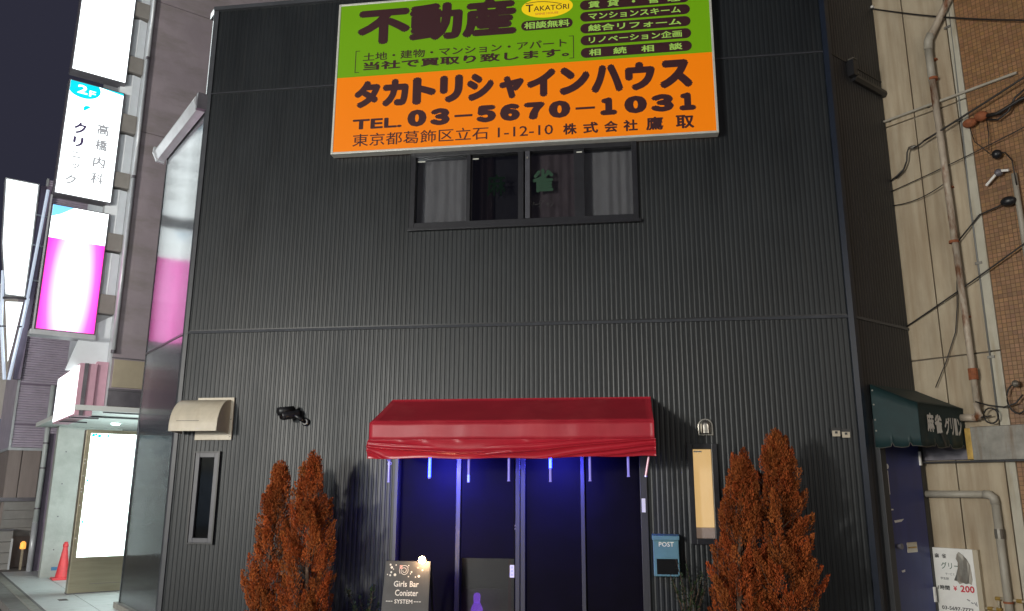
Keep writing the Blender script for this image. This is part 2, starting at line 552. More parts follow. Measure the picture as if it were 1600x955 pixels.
def frame_box(mb, x0, x1, z0, z1, w, y0, y1, wb=None):
    wb = wb or w
    mb.box(x0, x0 + w, y0, y1, z0, z1)
    mb.box(x1 - w, x1, y0, y1, z0, z1)
    mb.box(x0 + w, x1 - w, y0 + .001, y1 - .001, z1 - w, z1)
    mb.box(x0 + w, x1 - w, y0 + .001, y1 - .001, z0, z0 + wb)


# ------------------------------------------------------------------ ground
def flat(name, pts, z, m, kind='structure', frame=FR0):
    mb = MB()
    mb.poly([(a, b, z) for a, b in pts])
    o = obj(name, mb, m, frame=frame, kind=kind)
    return o


flat('road', [(-1500, -1500), (1500, -1500), (1500, 1500), (-1500, 1500)], -0.12, M['asphalt'])
# pavement round the corner block, in world coordinates
mb = MB()
pp = [(-20, 12.6), (-6.30, -0.95), (-5.9, -2.1), (2.9, -2.1), (8.0, -2.1), (8.0, 30), (-20, 30)]
mb.extrude(pp, lambda a, b, d: (a, b, d), -0.12, -0.006)
pavement = obj('pavement', mb, M['pave'], kind='structure')
# pale tiled forecourt along the left street (frame FL: x = -s, y = t)
mb = MB()
mb.box(-8.6, -0.2, -0.86, 1.6, -0.004, 0.004)
fore = obj('forecourt', mb, M['grout'], frame=FL, kind='structure')
tm = None
xs = -8.55
i = 0
while xs < -0.9:
    for k, (t0, t1) in enumerate(((-0.84, -0.25), (-0.25, 0.35), (0.35, 0.95), (0.95, 1.55))):
        x0, x1 = xs + 0.006, xs + 0.594
        mb = MB()
        dz = random.uniform(-0.001, 0.001)
        mb.box(x0, x1, t0 + 0.006, t1 - 0.006, 0.001, 0.010 + dz)
        obj('paving_tile', mb, M['tile_floor'], parent=fore)
    xs += 0.6
mbk = []
x = -9.4
kerb = obj('kerb', (lambda b: (b.box(-9.4, 0.4, -0.985, -0.875, -0.13, -0.03), b)[1])(MB()), M['joint'], frame=FL, kind='structure')
while x < 0.3:
    mb = MB()
    mb.box(x + .004, x + .596, -0.99, -0.865, -0.115, 0.006)
    obj('kerb_stone', mb, M['kerb'], parent=kerb, bev=0.012)
    x += 0.6
mb = MB()
mb.box(-3.55, -3.35, -0.55, -0.43, 0.0105, 0.013)
obj('drain_grate', mb, M['black'], frame=FL, org=(-3.45, -.49, 0), label='small dark slotted drain grate set in the pale forecourt tiles', cat='drain grate')

# ------------------------------------------------------------------ black building
bld = thing('black_building', 'black corrugated metal building with red awning, chamfered across the street corner', 'building')
X0, X1 = -5.56, 2.59
PITCH_R = 8.15 / 143


def ribs(z0, z1, x0, x1, holes, y=0.0, pitch=PITCH_R, depth=0.0034):
    mb = MB()
    prof = [(0.0, 0.0), (0.008, 0.0), (0.020, -depth), (pitch - 0.012, -depth), (pitch, 0.0)]
    n = int(round((x1 - x0) / pitch))
    for i in range(n):
        b = x0 + i * pitch
        for (a, ya), (c, yc) in zip(prof, prof[1:]):
            xm = b + (a + c) / 2
            spans = [(z0, z1)]
            for hx0, hx1, hz0, hz1 in holes:
                if hx0 < xm < hx1:
                    ns = []
                    for s0, s1 in spans:
                        if hz1 <= s0 or hz0 >= s1:
                            ns.append((s0, s1))
                        else:
                            if hz0 > s0:
                                ns.append((s0, hz0))
                            if hz1 < s1:
                                ns.append((hz1, s1))
                    spans = ns
            for s0, s1 in spans:
                mb.poly([(b + a, y + ya, s0), (b + c, y + yc, s0), (b + c, y + yc, s1), (b + a, y + ya, s1)])
    return mb


HOLES = [(-2.70, 0.20, -1, 2.14), (-2.60, 0.19, 4.86, 5.82), (-5.22, -4.96, 1.02, 2.04), (0.72, 0.95, 1.10, 2.10)]
SEAM1, SEAM2, TOP = 3.575, 6.915, 8.21
obj('siding_sheet', ribs(0.02, SEAM1 - 0.012, X0, X1, HOLES), M['siding'], bld)
obj('siding_sheet', ribs(SEAM1 + 0.032, SEAM2 - 0.010, X0, X1, HOLES), M['siding'], bld)
obj('siding_sheet', ribs(SEAM2 + 0.016, TOP, X0, X1, HOLES), M['siding'], bld)
for z, h_, nm in ((SEAM1, 0.034, 1), (SEAM2, 0.020, 2)):
    mb = MB()
    mb.hexa([(X0, -0.026, z - h_ / 2), (X1, -0.026, z - h_ / 2), (X1, 0.02, z - h_ / 2), (X0, 0.02, z - h_ / 2),
             (X0, -0.018, z + h_ / 2), (X1, -0.018, z + h_ / 2), (X1, 0.02, z + h_ / 2), (X0, 0.02, z + h_ / 2)])
    obj('seam_flashing', mb, M['flash'], bld)
    mb = MB()
    mb.box(X0, X1, -0.004, 0.01, z + h_ / 2 + 0.0005, z + h_ / 2 + 0.016)
    obj('seam_groove', mb, M['black'], bld)
# corner posts
mb = MB()
mb.extrude([(X0 - 0.03, 0.03), (X0 - 0.028, -0.010), (X0 + 0.0, -0.024), (X0 + 0.05, -0.024), (X0 + 0.05, 0.03)], lambda a, b, d: (a, b, d), 0.02, TOP)
obj('corner_post', mb, M['flash'], bld)
mb = MB()
mb.extrude([(X1 - 0.055, 0.03), (X1 - 0.055, -0.026), (X1 + 0.005, -0.026), (X1 + 0.05, 0.018), (X1 + 0.03, 0.04)], lambda a, b, d: (a, b, d), 0.02, 9.4)
obj('corner_post', mb, M['post'], bld)
# parapet: thickness, left end return and caps
mb = MB()
mb.box(X0 + .05, X1 - .05, 0.03, 0.24, 6.7, TOP - 0.01)
obj('parapet_core', mb, M['black'], bld)
mb = MB()
mb.box(X0 - 0.02, X1, -0.045, 0.27, TOP - 0.02, TOP + 0.035)
obj('parapet_cap', mb, M['flash'], bld)
c45 = math.sqrt(.5)


def LF(s, t, z):       # point along the left wall: s away, t inward
    return (-5.56 - s * c45 + t * c45, s * c45 + t * c45, z)


def RF(s, o, z):       # point along the right wall: s away, o outward
    return (2.59 + s * c45 + o * c45, s * c45 - o * c45, z)


def prism_on(fn, s0, s1, t0, t1, z0, z1):
    mb = MB()
    mb.hexa([fn(s0, t0, z0), fn(s1, t0, z0), fn(s1, t1, z0), fn(s0, t1, z0), fn(s0, t0, z1), fn(s1, t0, z1), fn(s1, t1, z1), fn(s0, t1, z1)])
    return mb


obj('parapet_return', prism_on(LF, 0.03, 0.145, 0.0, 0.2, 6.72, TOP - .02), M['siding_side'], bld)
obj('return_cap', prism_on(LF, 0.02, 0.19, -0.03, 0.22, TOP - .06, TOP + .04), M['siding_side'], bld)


def side_ribs(fn, s0, s1, z0, z1, pitch, depth, sign):
    mb = MB()
    n = int((s1 - s0) / pitch)
    pitch = (s1 - s0) / n
    prof = [(k / 8, .5 - .5 * math.cos(2 * math.pi * k / 8)) for k in range(9)]
    cols = [(s0 + (i + a) * pitch, sign * d * depth) for i in range(n) for a, d in prof[:-1]] + [(s1, 0.0)]
    mb.v = [fn(p, o, z) for p, o in cols for z in (z0, z1)]
    mb.f = [(2 * k, 2 * k + 2, 2 * k + 3, 2 * k + 1) for k in range(len(cols) - 1)]
    mb.c = [None] * len(mb.f)
    return mb


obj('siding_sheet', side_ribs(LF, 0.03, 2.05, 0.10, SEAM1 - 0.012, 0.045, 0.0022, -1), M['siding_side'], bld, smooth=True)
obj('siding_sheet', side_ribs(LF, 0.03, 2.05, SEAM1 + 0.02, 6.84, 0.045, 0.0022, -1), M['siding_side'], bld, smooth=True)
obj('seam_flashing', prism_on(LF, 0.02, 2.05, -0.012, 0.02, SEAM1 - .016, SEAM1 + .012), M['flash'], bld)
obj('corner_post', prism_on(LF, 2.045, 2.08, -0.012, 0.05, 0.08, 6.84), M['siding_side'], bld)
obj('plinth', prism_on(LF, -0.02, 2.20, -0.05, 0.1, -0.004, 0.085), M['kerb'], bld)
obj('siding_sheet', side_ribs(RF, 0.045, 1.25, 0.02, SEAM1 - 0.016, 0.06, 0.005, 1), M['siding_right'], bld, smooth=True)
obj('siding_sheet', side_ribs(RF, 0.045, 1.25, SEAM1 + 0.018, 9.4, 0.06, 0.005, 1), M['siding_right'], bld, smooth=True)
obj('seam_flashing', prism_on(RF, 0.03, 1.25, -0.02, 0.016, SEAM1 - .016, SEAM1 + .016), M['flash'], bld)
obj('seam_flashing', prism_on(RF, 0.03, 1.25, -0.02, 0.010, SEAM2 - .008, SEAM2 + .008), M['black'], bld)
# body behind the sheets
mb = MB()
mb.extrude([(-5.2, 0.95), (2.35, 0.95), (3.30, 1.02), (3.2, 7), (-7.5, 7), (-6.75, 1.55)], lambda a, b, d: (a, b, d), 0, 6.75)
obj('core_wall', mb, M['room'], bld)
mb = MB()
mb.poly([(-5.5, .05, 6.76), (2.5, .05, 6.76), (3.4, .9, 6.76), (3.2, 7, 6.76), (-7.5, 7, 6.76), (-6.9, 1.46, 6.76)])
obj('roof', mb, M['black'], bld)
# left gutter along the side wall
mb = MB()
prof = [(0.0, 6.85), (-0.15, 6.87), (-0.17, 6.80), (-0.12, 6.68), (-0.02, 6.66), (0.0, 6.70)]
n0 = len(mb.v)
mb.extrude(prof, lambda a, b, d: LF(d, a, b), 0.06, 2.20)
gl_ = obj('gutter', mb, M['lightmetal'], bld)
mb = MB()
mb.extrude([(-0.01, 6.86), (-0.185, 6.885), (-0.195, 6.79), (-0.13, 6.655), (-0.01, 6.64)], lambda a, b, d: LF(d, a, b), 2.20, 2.25)
obj('gutter_end', mb, M['lightmetal'], gl_)
mb = MB()
mb.extrude([(-0.01, 6.90), (-0.14, 6.90), (-0.14, 6.67), (-0.01, 6.67)], lambda a, b, d: LF(d, a, b), -0.02, 0.06)
obj('gutter_end', mb, M['dimmetal'], gl_)
# right gutter
mb = MB()
mb.extrude([(0.0, 6.76), (0.065, 6.76), (0.07, 6.72), (0.045, 6.68), (0.0, 6.68)], lambda a, b, d: RF(d, a, b), 0.50, 1.34)
gr_ = obj('gutter', mb, M['black'], bld)
obj('gutter_end', prism_on(RF, 0.42, 0.50, 0, 0.09, 6.72, 6.93), M['black'], gr_)
obj('gutter_clip', prism_on(RF, 0.42, 0.49, 0.02, 0.10, 6.935, 6.948), M['galv'], gr_)
obj('gutter_clip', prism_on(RF, 0.52, 0.56, 0.02, 0.08, 6.765, 6.785), M['galv'], gr_)
obj('gutter_end', prism_on(RF, 1.28, 1.35, 0.0, 0.11, 6.63, 6.79), M['black'], gr_)

# upper window -------------------------------------------------
wx0, wx1, wz0, wz1 = -2.645, 0.225, 4.82, 5.86
mb = MB()
frame_box(mb, wx0, wx1, wz0, wz1, 0.065, -0.05, 0.08, 0.085)
mb.box(wx0 - .015, wx1 + .02, -0.075, -0.02, wz0 - .02, wz0 + .02)
win = obj('window', mb, M['frame'], bld, bev=.004)
for a, b, y in ((-1.915, -1.865, -.045), (-1.255, -1.185, -.048), (-0.555, -0.425, -.03)):
    mb = MB()
    mb.box(a, b, y, 0.05, wz0 + .085, wz1 - .065)
    obj('sash_frame', mb, M['frame'], win, bev=.003)
mb = MB()
mb.box(-1.165, -1.105, -0.058, 0.0, wz0 + .085, wz1 - .065)
obj('sash_frame', mb, M['frame2'], win, bev=.003)
bays = ((-2.585, -1.915, 'curtain', 'pane'), (-1.865, -1.255, 'none', 'pane_dark'), (-1.105, -0.555, 'curtain_dark', 'pane'), (-0.425, 0.16, 'curtain', 'pane'))
for a, b, cn, pn in bays:
    mb = MB()
    mb.box(a, b, 0.012, 0.018, wz0 + .085, wz1 - .065)
    obj('pane', mb, M[pn], win)
    if cn == 'none':
        mb = MB()
        mb.box(a - .03, b + .03, 0.20, 0.205, wz0, wz1)
        obj('blind', mb, mat('grey_backing', (0.20, 0.20, 0.205), .9, var=.15, vscale=3), win)  # grey backing sheet added to imitate the reflection in this pane
        continue
    mb = MB()
    nn = 64
    for k in range(nn):
        def cy(q):
            return 0.13 + 0.008 * math.sin(q * 42 + 2 * math.sin(q * 9)) + 0.006 * math.sin(q * 17 + 1)
        p, q = a - .05 + (b - a + .1) * k / nn, a - .05 + (b - a + .1) * (k + 1) / nn
        mb.poly([(p, cy(p), wz0), (q, cy(q), wz0), (q, cy(q), wz1), (p, cy(p), wz1)])
    obj('curtain', mb, M[cn], win, smooth=True)
mb = MB()
for k in range(30):
    p, q = -1.87 + .27 * k / 30, -1.87 + .27 * (k + 1) / 30
    f_ = lambda x: 0.16 + 0.02 * math.sin(x * 55)
    mb.poly([(p, f_(p), wz0), (q, f_(q), wz0), (q, f_(q), wz1), (p, f_(p), wz1)])
obj('curtain', mb, M['curtain_dark'], win, smooth=True)
mb = MB()
text(mb, '雀', -1.085, -0.815, 5.26, 5.57, XZ(0.010), 0.035)
obj('window_lettering', mb, M['film_green'], win)
mb = MB()
text(mb, '麻', -1.66, -1.42, 5.24, 5.53, XZ(0.0095), 0.02)
obj('window_lettering', mb, mat('window_film_dark', (0.001, 0.007, 0.004), 0.8, spec=0.1), win)
mb = MB()
text(mb, 'ﾏｰｼﾞｬﾝ', -1.10, -0.82, 5.06, 5.15, XZ(0.009), 0.01)
obj('window_lettering', mb, M['ink'], win)
mb = MB()
for a, b in ((-2.57, -2.47), (-1.85, -1.77), (-0.52, -0.45)):
    mb.box(a, b, 0.005 if a < -1 else -.034, 0.011 if a < -1 else -.03, 5.745, 5.76)
obj('window_sticker', mb, M['sign_alum'], win)
mb = MB()
mb.box(-1.15, -1.125, -0.066, -0.058, 5.69, 5.715)
obj('window_latch', mb, M['steel'], win)
mb = MB()
mb.poly([(-2.75, 0.6, 4.7), (0.3, 0.6, 4.7), (0.3, 0.6, 6.0), (-2.75, 0.6, 6.0)])
for x in (-2.75, .3):
    mb.poly([(x, 0.01, 4.7), (x, .6, 4.7), (x, .6, 6), (x, 0.01, 6)])
mb.poly([(-2.75, .01, 4.7), (.3, .01, 4.7), (.3, .6, 4.7), (-2.75, .6, 4.7)])
mb.poly([(-2.75, .01, 6), (.3, .01, 6), (.3, .6, 6), (-2.75, .6, 6)])
obj('room_wall', mb, M['room'], bld)

# slim dark window at left -------------------------------------
mb = MB()
frame_box(mb, -5.262, -4.922, 0.982, 2.078, 0.018, -0.05, 0.06)
wl = obj('window', mb, M['black'], bld, label='slim dark window')
mb = MB()
frame_box(mb, -5.244, -4.940, 1.000, 2.060, 0.055, -0.036, 0.06)
obj('sash_frame', mb, M['frame2'], wl, bev=.003)
mb = MB()
mb.box(-5.19, -4.99, -0.004, 0.002, 1.055, 2.005)
obj('pane', mb, M['pane_slim'], wl)
mb = MB()
mb.box(-5.22, -4.96, 0.05, 0.06, 1.0, 2.06)
obj('blind', mb, M['room'], wl)

# slim lit window at right -------------------------------------
mb = MB()
frame_box(mb, 0.672, 1.002, 1.058, 2.150, 0.062, -0.05, 0.08)
wr = obj('window', mb, M['frame'], bld, bev=.004, label='slim window glowing amber')
mb = MB()
mb.box(0.734, 0.940, 0.010, 0.016, 1.12, 2.09)
obj('pane', mb, M['pane'], wr)
mb = MB()
mb.box(0.70, 0.98, 0.056, 0.066, 1.235, 2.12)
obj('blind', mb, M['blind'], wr)
mb = MB()
mb.box(0.70, 0.98, 0.050, 0.07, 1.09, 1.232)
obj('blind', mb, M['blindlow'], wr)
mb = MB()
mb.box(0.745, 0.835, 0.004, 0.009, 2.055, 2.07)
obj('window_sticker', mb, M['paper'], wr)

# folding door ---------------------------------------------------
mb = MB()
mb.box(-2.715, -2.672, -0.035, 0.16, 0.0, 2.12)
mb.box(0.135, 0.215, -0.035, 0.16, 0.0, 2.12)
mb.box(-2.672, 0.135, -0.030, 0.16, 2.03, 2.12)
df = obj('door_frame', mb, M['alum'], bld, bev=.004)
obj('door_frame_shadow_gap', (lambda b: (b.box(-2.672, -2.66, 0.02, 0.15, 0.0, 2.03), b)[1])(MB()), M['black'], df)
leaves = ((-2.66, -1.985, False), (-1.932, -1.286, True), (-1.174, -0.535, False), (-0.491, 0.135, False))
for i, (a, b, gl) in enumerate(leaves):
    mb = MB()
    if gl:
        mb.box(a, b, 0.060, 0.095, 0.868, 2.03)
        mb.box(a, a + 0.02, 0.060, 0.095, 0.10, 0.868)
        mb.box(b - 0.02, b, 0.060, 0.095, 0.10, 0.868)
        mb.box(a, b, 0.0605, 0.0945, 0.02, 0.10)
    else:
        mb.box(a, b, 0.060, 0.095, 0.02, 2.03)
    d = obj('door', mb, M['doorleaf'], bld, bev=.003)
    if gl:
        mb = MB()
        mb.box(a + .02, b - .02, 0.075, 0.081, 0.10, 0.868)
        obj('pane', mb, M['pane_door'], d)
        mb = MB()
        mb.box(b - 0.010, b + 0.028, 0.030, 0.055, 1.19, 1.205)
        mb.box(b - 0.010, b + 0.028, 0.030, 0.055, 1.225, 1.24)
        obj('handle', mb, M['galv'], d)
        mb = MB()
        mb.box(b - 0.066, b - 0.016, 0.0575, 0.0595, 0.665, 0.80)
        pl = obj('door_plate', mb, M['paper'], d)
        mb = MB()
        for q, ch in enumerate('営業中'):
            mb.box(b - 0.052, b - 0.030, 0.0560, 0.0570, 0.763 - q * .04, 0.786 - q * .04)
        obj('door_lettering', mb, M['ink_grey'], d)
for a, b in ((-1.985, -1.932), (-1.286, -1.174), (-0.535, -0.491)):
    mb = MB()
    if b - a > 0.08:
        mb.box(a, a + .050, 0.028, 0.10, 0.02, 2.03)
        mb.box(a + .060, b, 0.028, 0.10, 0.02, 2.03)
        mb.box(a + .0505, a + .0595, 0.05, 0.10, 0.02, 2.03)
    else:
        mb.box(a, b, 0.030, 0.10, 0.02, 2.03)
    obj('door_mullion', mb, M['alum'], bld, bev=.004)
mb = MB()
mb.box(0.148, 0.190, -0.040, -0.037, 1.395, 1.545)
obj('door_sticker', mb, M['paper'], df)
# lobby seen through the low pane
mb = MB()
mb.poly([(-2.6, 0.93, 0.02), (0.1, 0.93, 0.02), (0.1, 0.93, 2.1), (-2.6, 0.93, 2.1)])
mb.poly([(-2.6, 0.1, 0.02), (0.1, 0.1, 0.02), (0.1, 0.93, 0.02), (-2.6, 0.93, 0.02)])
obj('lobby_wall', mb, M['wood_dark'], bld)
mb = MB()
mb.box(-2.2, -1.0, 0.62, 0.70, 0.02, 0.47)
obj('lobby_counter', mb, M['wood_dark'], bld)
mb = MB()
mb.box(-1.385, -1.350, 0.15, 0.17, 0.02, 0.86)
obj('lobby_post', mb, M['reds'], bld)
bt = thing('purple_bottle', 'purple glowing bottle standing behind the glass of the dark door', 'bottle', FR0, (-1.80, 0.45, 0.02))
mb = MB()
mb.lathe([(0.062, 0.0), (0.072, 0.03), (0.070, 0.24), (0.062, 0.27), (0.044, 0.30), (0.040, 0.315)], (-1.80, 0.45, 0.02), 20)
obj('bottle_body', mb, M['purple'], bt, smooth=True)
mb = MB()
mb.lathe([(0.034, 0.316), (0.040, 0.33), (0.042, 0.39), (0.034, 0.415), (0.012, 0.425)], (-1.80, 0.45, 0.02), 16)
obj('bottle_neck', mb, M['purple'], bt, smooth=True)

# ------------------------------------------------------------------ billboard
bb = thing('billboard', 'large green and orange real estate billboard with maroon Japanese lettering above the upper window', 'billboard', FR0, (-1.24, -0.15, 5.85))
BX0, BX1, BZ0, BZ1 = -3.69, 1.212, 5.852, 8.03
YB = -0.15
mb = MB()
frame_box(mb, BX0, BX1, BZ0, BZ1, 0.028, YB - 0.012, -0.03)
obj('sign_frame', mb, M['sign_alum'], bb, bev=.004)
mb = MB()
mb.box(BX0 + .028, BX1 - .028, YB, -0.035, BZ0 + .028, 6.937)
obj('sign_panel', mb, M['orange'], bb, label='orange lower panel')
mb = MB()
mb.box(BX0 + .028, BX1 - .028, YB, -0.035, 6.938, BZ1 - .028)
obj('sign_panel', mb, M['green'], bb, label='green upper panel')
f1 = XZ(YB - 0.004)
for s_, a0, a1, b0, b1, o_, q_ in (('不動産', -3.42, -1.265, 7.385, 7.945, .050, 3), ('土地・建物・マンション・アパート', -3.32, -0.615, 7.155, 7.275, .018, 2),
                                   ('当社で買取り致します。', -3.31, -0.585, 7.018, 7.140, .034, 2), 
                                   ('TEL.', -3.415, -2.755, 6.178, 6.322, .030, 2), 
                                   ('東京都葛飾区立石', -3.405, -1.62, 5.942, 6.118, .006, 2), ('1-12-10', -1.50, -0.80, 5.955, 6.092, .006, 2)):
    mb = MB()
    text(mb, s_, a0, a1, b0, b1, f1, o_, q_)
    obj('sign_lettering', mb, M['txt_dark'], bb)
for ch, a0, a1 in (('タ', 555, 598), ('カ', 601, 644), ('ト', 650, 688.5), ('リ', 694, 731), ('シ', 737, 780), ('ャ', 788, 827), ('イ', 831, 876), ('ン', 881, 928), ('ハ', 929.6, 978), ('ウ', 981, 1026), ('ス', 1032, 1081)):
    mb = MB()
    text(mb, ch, -3.415 + (a0 - 555) * .00827, -3.415 + (a1 - 555) * .00827, 6.478, 6.868 if ch != 'ャ' else 6.80, f1, .062, 3)
    obj('sign_lettering', mb, M['txt_dark'], bb)
for ch, a0, a1 in (('０', 636, 667.5), ('３', 673, 705.5), ('－', 713, 742), ('５', 748, 780), ('６', 786, 818), ('７', 824, 857), ('０', 863, 897), ('－', 905, 935), ('１', 943, 969), ('０', 980, 1014.6), ('３', 1020, 1055), ('１', 1063, 1088)):
    mb = MB()
    x0, x1 = -2.675 + (a0 - 637) * .008055, -2.675 + (a1 - 637) * .008055
    if ch == '－':
        mb.box(x0, x1, YB - .004, YB - .003, 6.270, 6.300)
    else:
        text(mb, ch, x0, x1, 6.172, 6.410, f1, 0.075, 3)
    obj('sign_lettering', mb, M['txt_dark'], bb)
for s_, cells, b0, b1, o_ in (('株式会社', ((-0.675, -0.505), (-0.425, -0.24), (-0.165, 0.0), (0.07, 0.245)), 5.940, 6.092, .030), ('鷹取', ((0.345, 0.555), (0.705, 0.925)), 5.935, 6.112, .030)):
    for ch, (a0, a1) in zip(s_, cells):
        mb = MB()
        text(mb, ch, a0, a1, b0, b1, f1, o_)
        obj('sign_lettering', mb, M['txt_dark'], bb)
for xa, xb, sg in ((-3.425, -3.415, 1), (-0.535, -0.525, -1)):
    zs = 6.995 if sg > 0 else 6.985
    mb = MB()
    mb.box(xa, xb, YB - .004, YB - .003, zs, zs + .32)
    xc, xd = (xb, xb + .05) if sg > 0 else (xa - .05, xa)
    mb.box(xc, xd, YB - .004, YB - .003, zs + .312, zs + .32)
    mb.box(xc, xd, YB - .004, YB - .003, zs, zs + .008)
    obj('sign_bracket_mark', mb, M['txt_dark'], bb)
for xa, xb, z in [(-1.205, -0.535, 7.495)] + [(-0.440, 0.945, z) for z in (7.047, 7.222, 7.392, 7.560, 7.727, 7.893)]:
    mb = MB()
    mb.extrude(pill(xa, xb, z - .070, z + .070), XZD, YB - .003, YB - .002)
    obj('sign_pill', mb, M['txt_dark'], bb)
f2 = XZ(YB - 0.0055)
for s_, a0, a1, b0, b1, o_, cells in (('相談無料', -1.165, -0.575, 7.445, 7.547, .028, None), ('リノベーション企画', -0.335, 0.83, 7.175, 7.270, .028, None),
                                      ('総合リフォーム', -0.340, 0.83, 7.345, 7.440, .029, None), ('マンションスキーム', -0.335, 0.83, 7.515, 7.606, .028, None),
                                      ('相続相談', 0, 0, 7.000, 7.095, .028, ((-0.335, -0.185), (-0.03, 0.14), (0.32, 0.48), (0.665, 0.83))),
                                      ('賃貸管理', 0, 0, 7.680, 7.776, .028, ((-0.335, -0.185), (-0.09, 0.06), (0.42, 0.57), (0.67, 0.83)))):
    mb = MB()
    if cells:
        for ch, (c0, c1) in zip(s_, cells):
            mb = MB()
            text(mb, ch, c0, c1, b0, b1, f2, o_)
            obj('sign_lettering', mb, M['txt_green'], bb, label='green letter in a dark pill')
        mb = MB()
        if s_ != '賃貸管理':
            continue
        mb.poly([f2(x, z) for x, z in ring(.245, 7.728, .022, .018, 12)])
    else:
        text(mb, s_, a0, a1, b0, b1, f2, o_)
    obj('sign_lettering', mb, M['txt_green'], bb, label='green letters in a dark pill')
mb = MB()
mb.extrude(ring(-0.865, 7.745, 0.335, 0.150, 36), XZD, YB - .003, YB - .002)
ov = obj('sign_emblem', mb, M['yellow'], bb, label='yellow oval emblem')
mb = MB()
text(mb, 'T', -1.145, -1.045, 7.690, 7.800, f2, 0.012)
text(mb, 'AKATORI', -1.040, -0.580, 7.695, 7.770, f2, 0.008)
for k in range(14):          # the sweep over the name
    def arc(q):
        return (-1.145 + .47 * q, 7.80 + 0.055 * math.sin(math.pi * (0.25 + 0.75 * q)) - .028)
    a, b = arc(k / 14), arc((k + 1) / 14)
    mb.poly([(a[0], YB - .0055, a[1]), (b[0], YB - .0055, b[1]), (b[0], YB - .0055, b[1] + .009), (a[0], YB - .0055, a[1] + .009)])
obj('emblem_lettering', mb, M['txt_dark'], ov)
mb = MB()
text(mb, 'SHINE HOUSE', -1.02, -0.72, 7.640, 7.668, f2, 0.0)
obj('emblem_lettering', mb, M['ink_red'], ov)

# ------------------------------------------------------------------ red awning
aw = thing('red_awning', 'red vinyl awning with wrinkled valance over the dark folding door', 'awning', FR0, (-1.24, 0, 2.0))
ax0, ax1, ay = -2.775, 0.287, -0.86
wz, fz, vz = 2.685, 2.342, 2.158
T_ = 0.006


def sheet(mb, grid, nrm, th=0.006):
    """grid[i][j] points -> a thin closed sheet"""
    ni, nj = len(grid), len(grid[0])
    n = len(mb.v)
    for off in (0, th):
        for i in range(ni):
            for j in range(nj):
                p = Vector(grid[i][j]) - Vector(nrm) * off
                mb.v.append(tuple(p))
    A = lambda i, j, k: n + k * ni * nj + i * nj + j
    for i in range(ni - 1):
        for j in range(nj - 1):
            mb.f.append((A(i, j, 0), A(i + 1, j, 0), A(i + 1, j + 1, 0), A(i, j + 1, 0)))
            mb.f.append((A(i, j, 1), A(i, j + 1, 1), A(i + 1, j + 1, 1), A(i + 1, j, 1)))
            mb.c += [None, None]
    for i in range(ni - 1):
        for j in (0, nj - 1):
            mb.f.append((A(i, j, 0), A(i + 1, j, 0), A(i + 1, j, 1), A(i, j, 1)))
            mb.c.append(None)
    for j in range(nj - 1):
        for i in (0, ni - 1):
            mb.f.append((A(i, j, 0), A(i, j + 1, 0), A(i, j + 1, 1), A(i, j, 1)))
            mb.c.append(None)


mb = MB()
g = []
for i in range(41):
    x = ax0 + (ax1 - ax0) * i / 40
    row = []
    for j in range(9):
        q = j / 8
        y = -0.025 + (ay + 0.025) * q
        z = wz + (fz - wz) * q - 0.010 * math.sin(math.pi * q) * (1 + 0.5 * math.sin(x * 7))
        row.append((x, y, z))
    g.append(row)
sheet(mb, g, (0, -.37, .93))
obj('awning_roof', mb, M['red_top'], aw, smooth=True)
mb = MB()
g = []
for i in range(61):
    x = ax0 + (ax1 - ax0) * i / 60
    row = []
    for j in range(6):
        q = j / 5
        z = fz + (vz - fz) * q
        y = ay - 0.004 - 0.004 * math.sin(x * 11) * math.sin(math.pi * q) - 0.005 * math.exp(-((x + 1.72) / .05) ** 2) - 0.006 * math.exp(-((x + .50) / .06) ** 2)
        row.append((x, y, z))
    g.append(row)
sheet(mb, g, (0, -1, 0))
obj('awning_front', mb, M['red_top'], aw, smooth=True)
mb = MB()
g = []
NI, NJ = 220, 34
for i in range(NI + 1):
    u_ = i / NI
    x = ax0 - 0.01 + (ax1 - ax0 + 0.02) * u_
    row = []
    for j in range(NJ + 1):
        q = j / NJ
        zb = 1.958 + 0.030 * max(0, (u_ - .5) * 2) ** 1.5 - 0.006 * math.sin(u_ * 23)
        if u_ > .96:
            zb -= (u_ - .96) * .35
        z = vz + (zb - vz) * q
        y = ay - 0.006 - 0.028 * math.sin(math.pi * min(1, q * 1.15)) * 0.6
        # creases: one long swoop from the left corner, diagonals pulled up to the right corner
        def crease(d, w, amp):
            return 1.3 * amp * math.exp(-abs(d) / w)
        ss = lambda a_, b_: min(1.0, max(0.0, (u_ - a_) / (b_ - a_)))
        cA = 0.36 + 0.30 * math.sin(min(u_, .55) / .55 * math.pi * .78)
        y -= crease(q - cA, .07, .030) * (1 - ss(.42, .62))
        y -= crease(q - (.58 + 7 * u_), .08, .026) * (1 - ss(.05, .10))
        y -= crease(q - (.16 + 1.0 * u_), .06, .018) * (1 - ss(.10, .25))
        y -= crease(q - (.70 - 1.35 * (u_ - .5)), .07, .034) * ss(.36, .52)
        y -= crease(q - (1.0 - 1.75 * (u_ - .62)), .06, .030) * ss(.56, .68)
        y -= crease(q - (1.02 - 1.6 * (u_ - .75)), .05, .024) * ss(.70, .80)
        y -= crease(q - (.34 - .9 * (u_ - .5)), .05, .014) * ss(.40, .6)
        y -= 0.003 * math.sin(u_ * 38 + 5 * q) * q * (1 - q) * 2
        for ux in (.12, .21, .33, .57, .73, .9):
            y -= 0.008 * math.exp(-((u_ - ux) / .018) ** 2) * math.exp(-(q / .13) ** 2)
        row.append((x, y, z))
    g.append(row)
sheet(mb, g, (0, -1, 0), 0.004)
obj('awning_valance', mb, M['red_val'], aw, smooth=True)
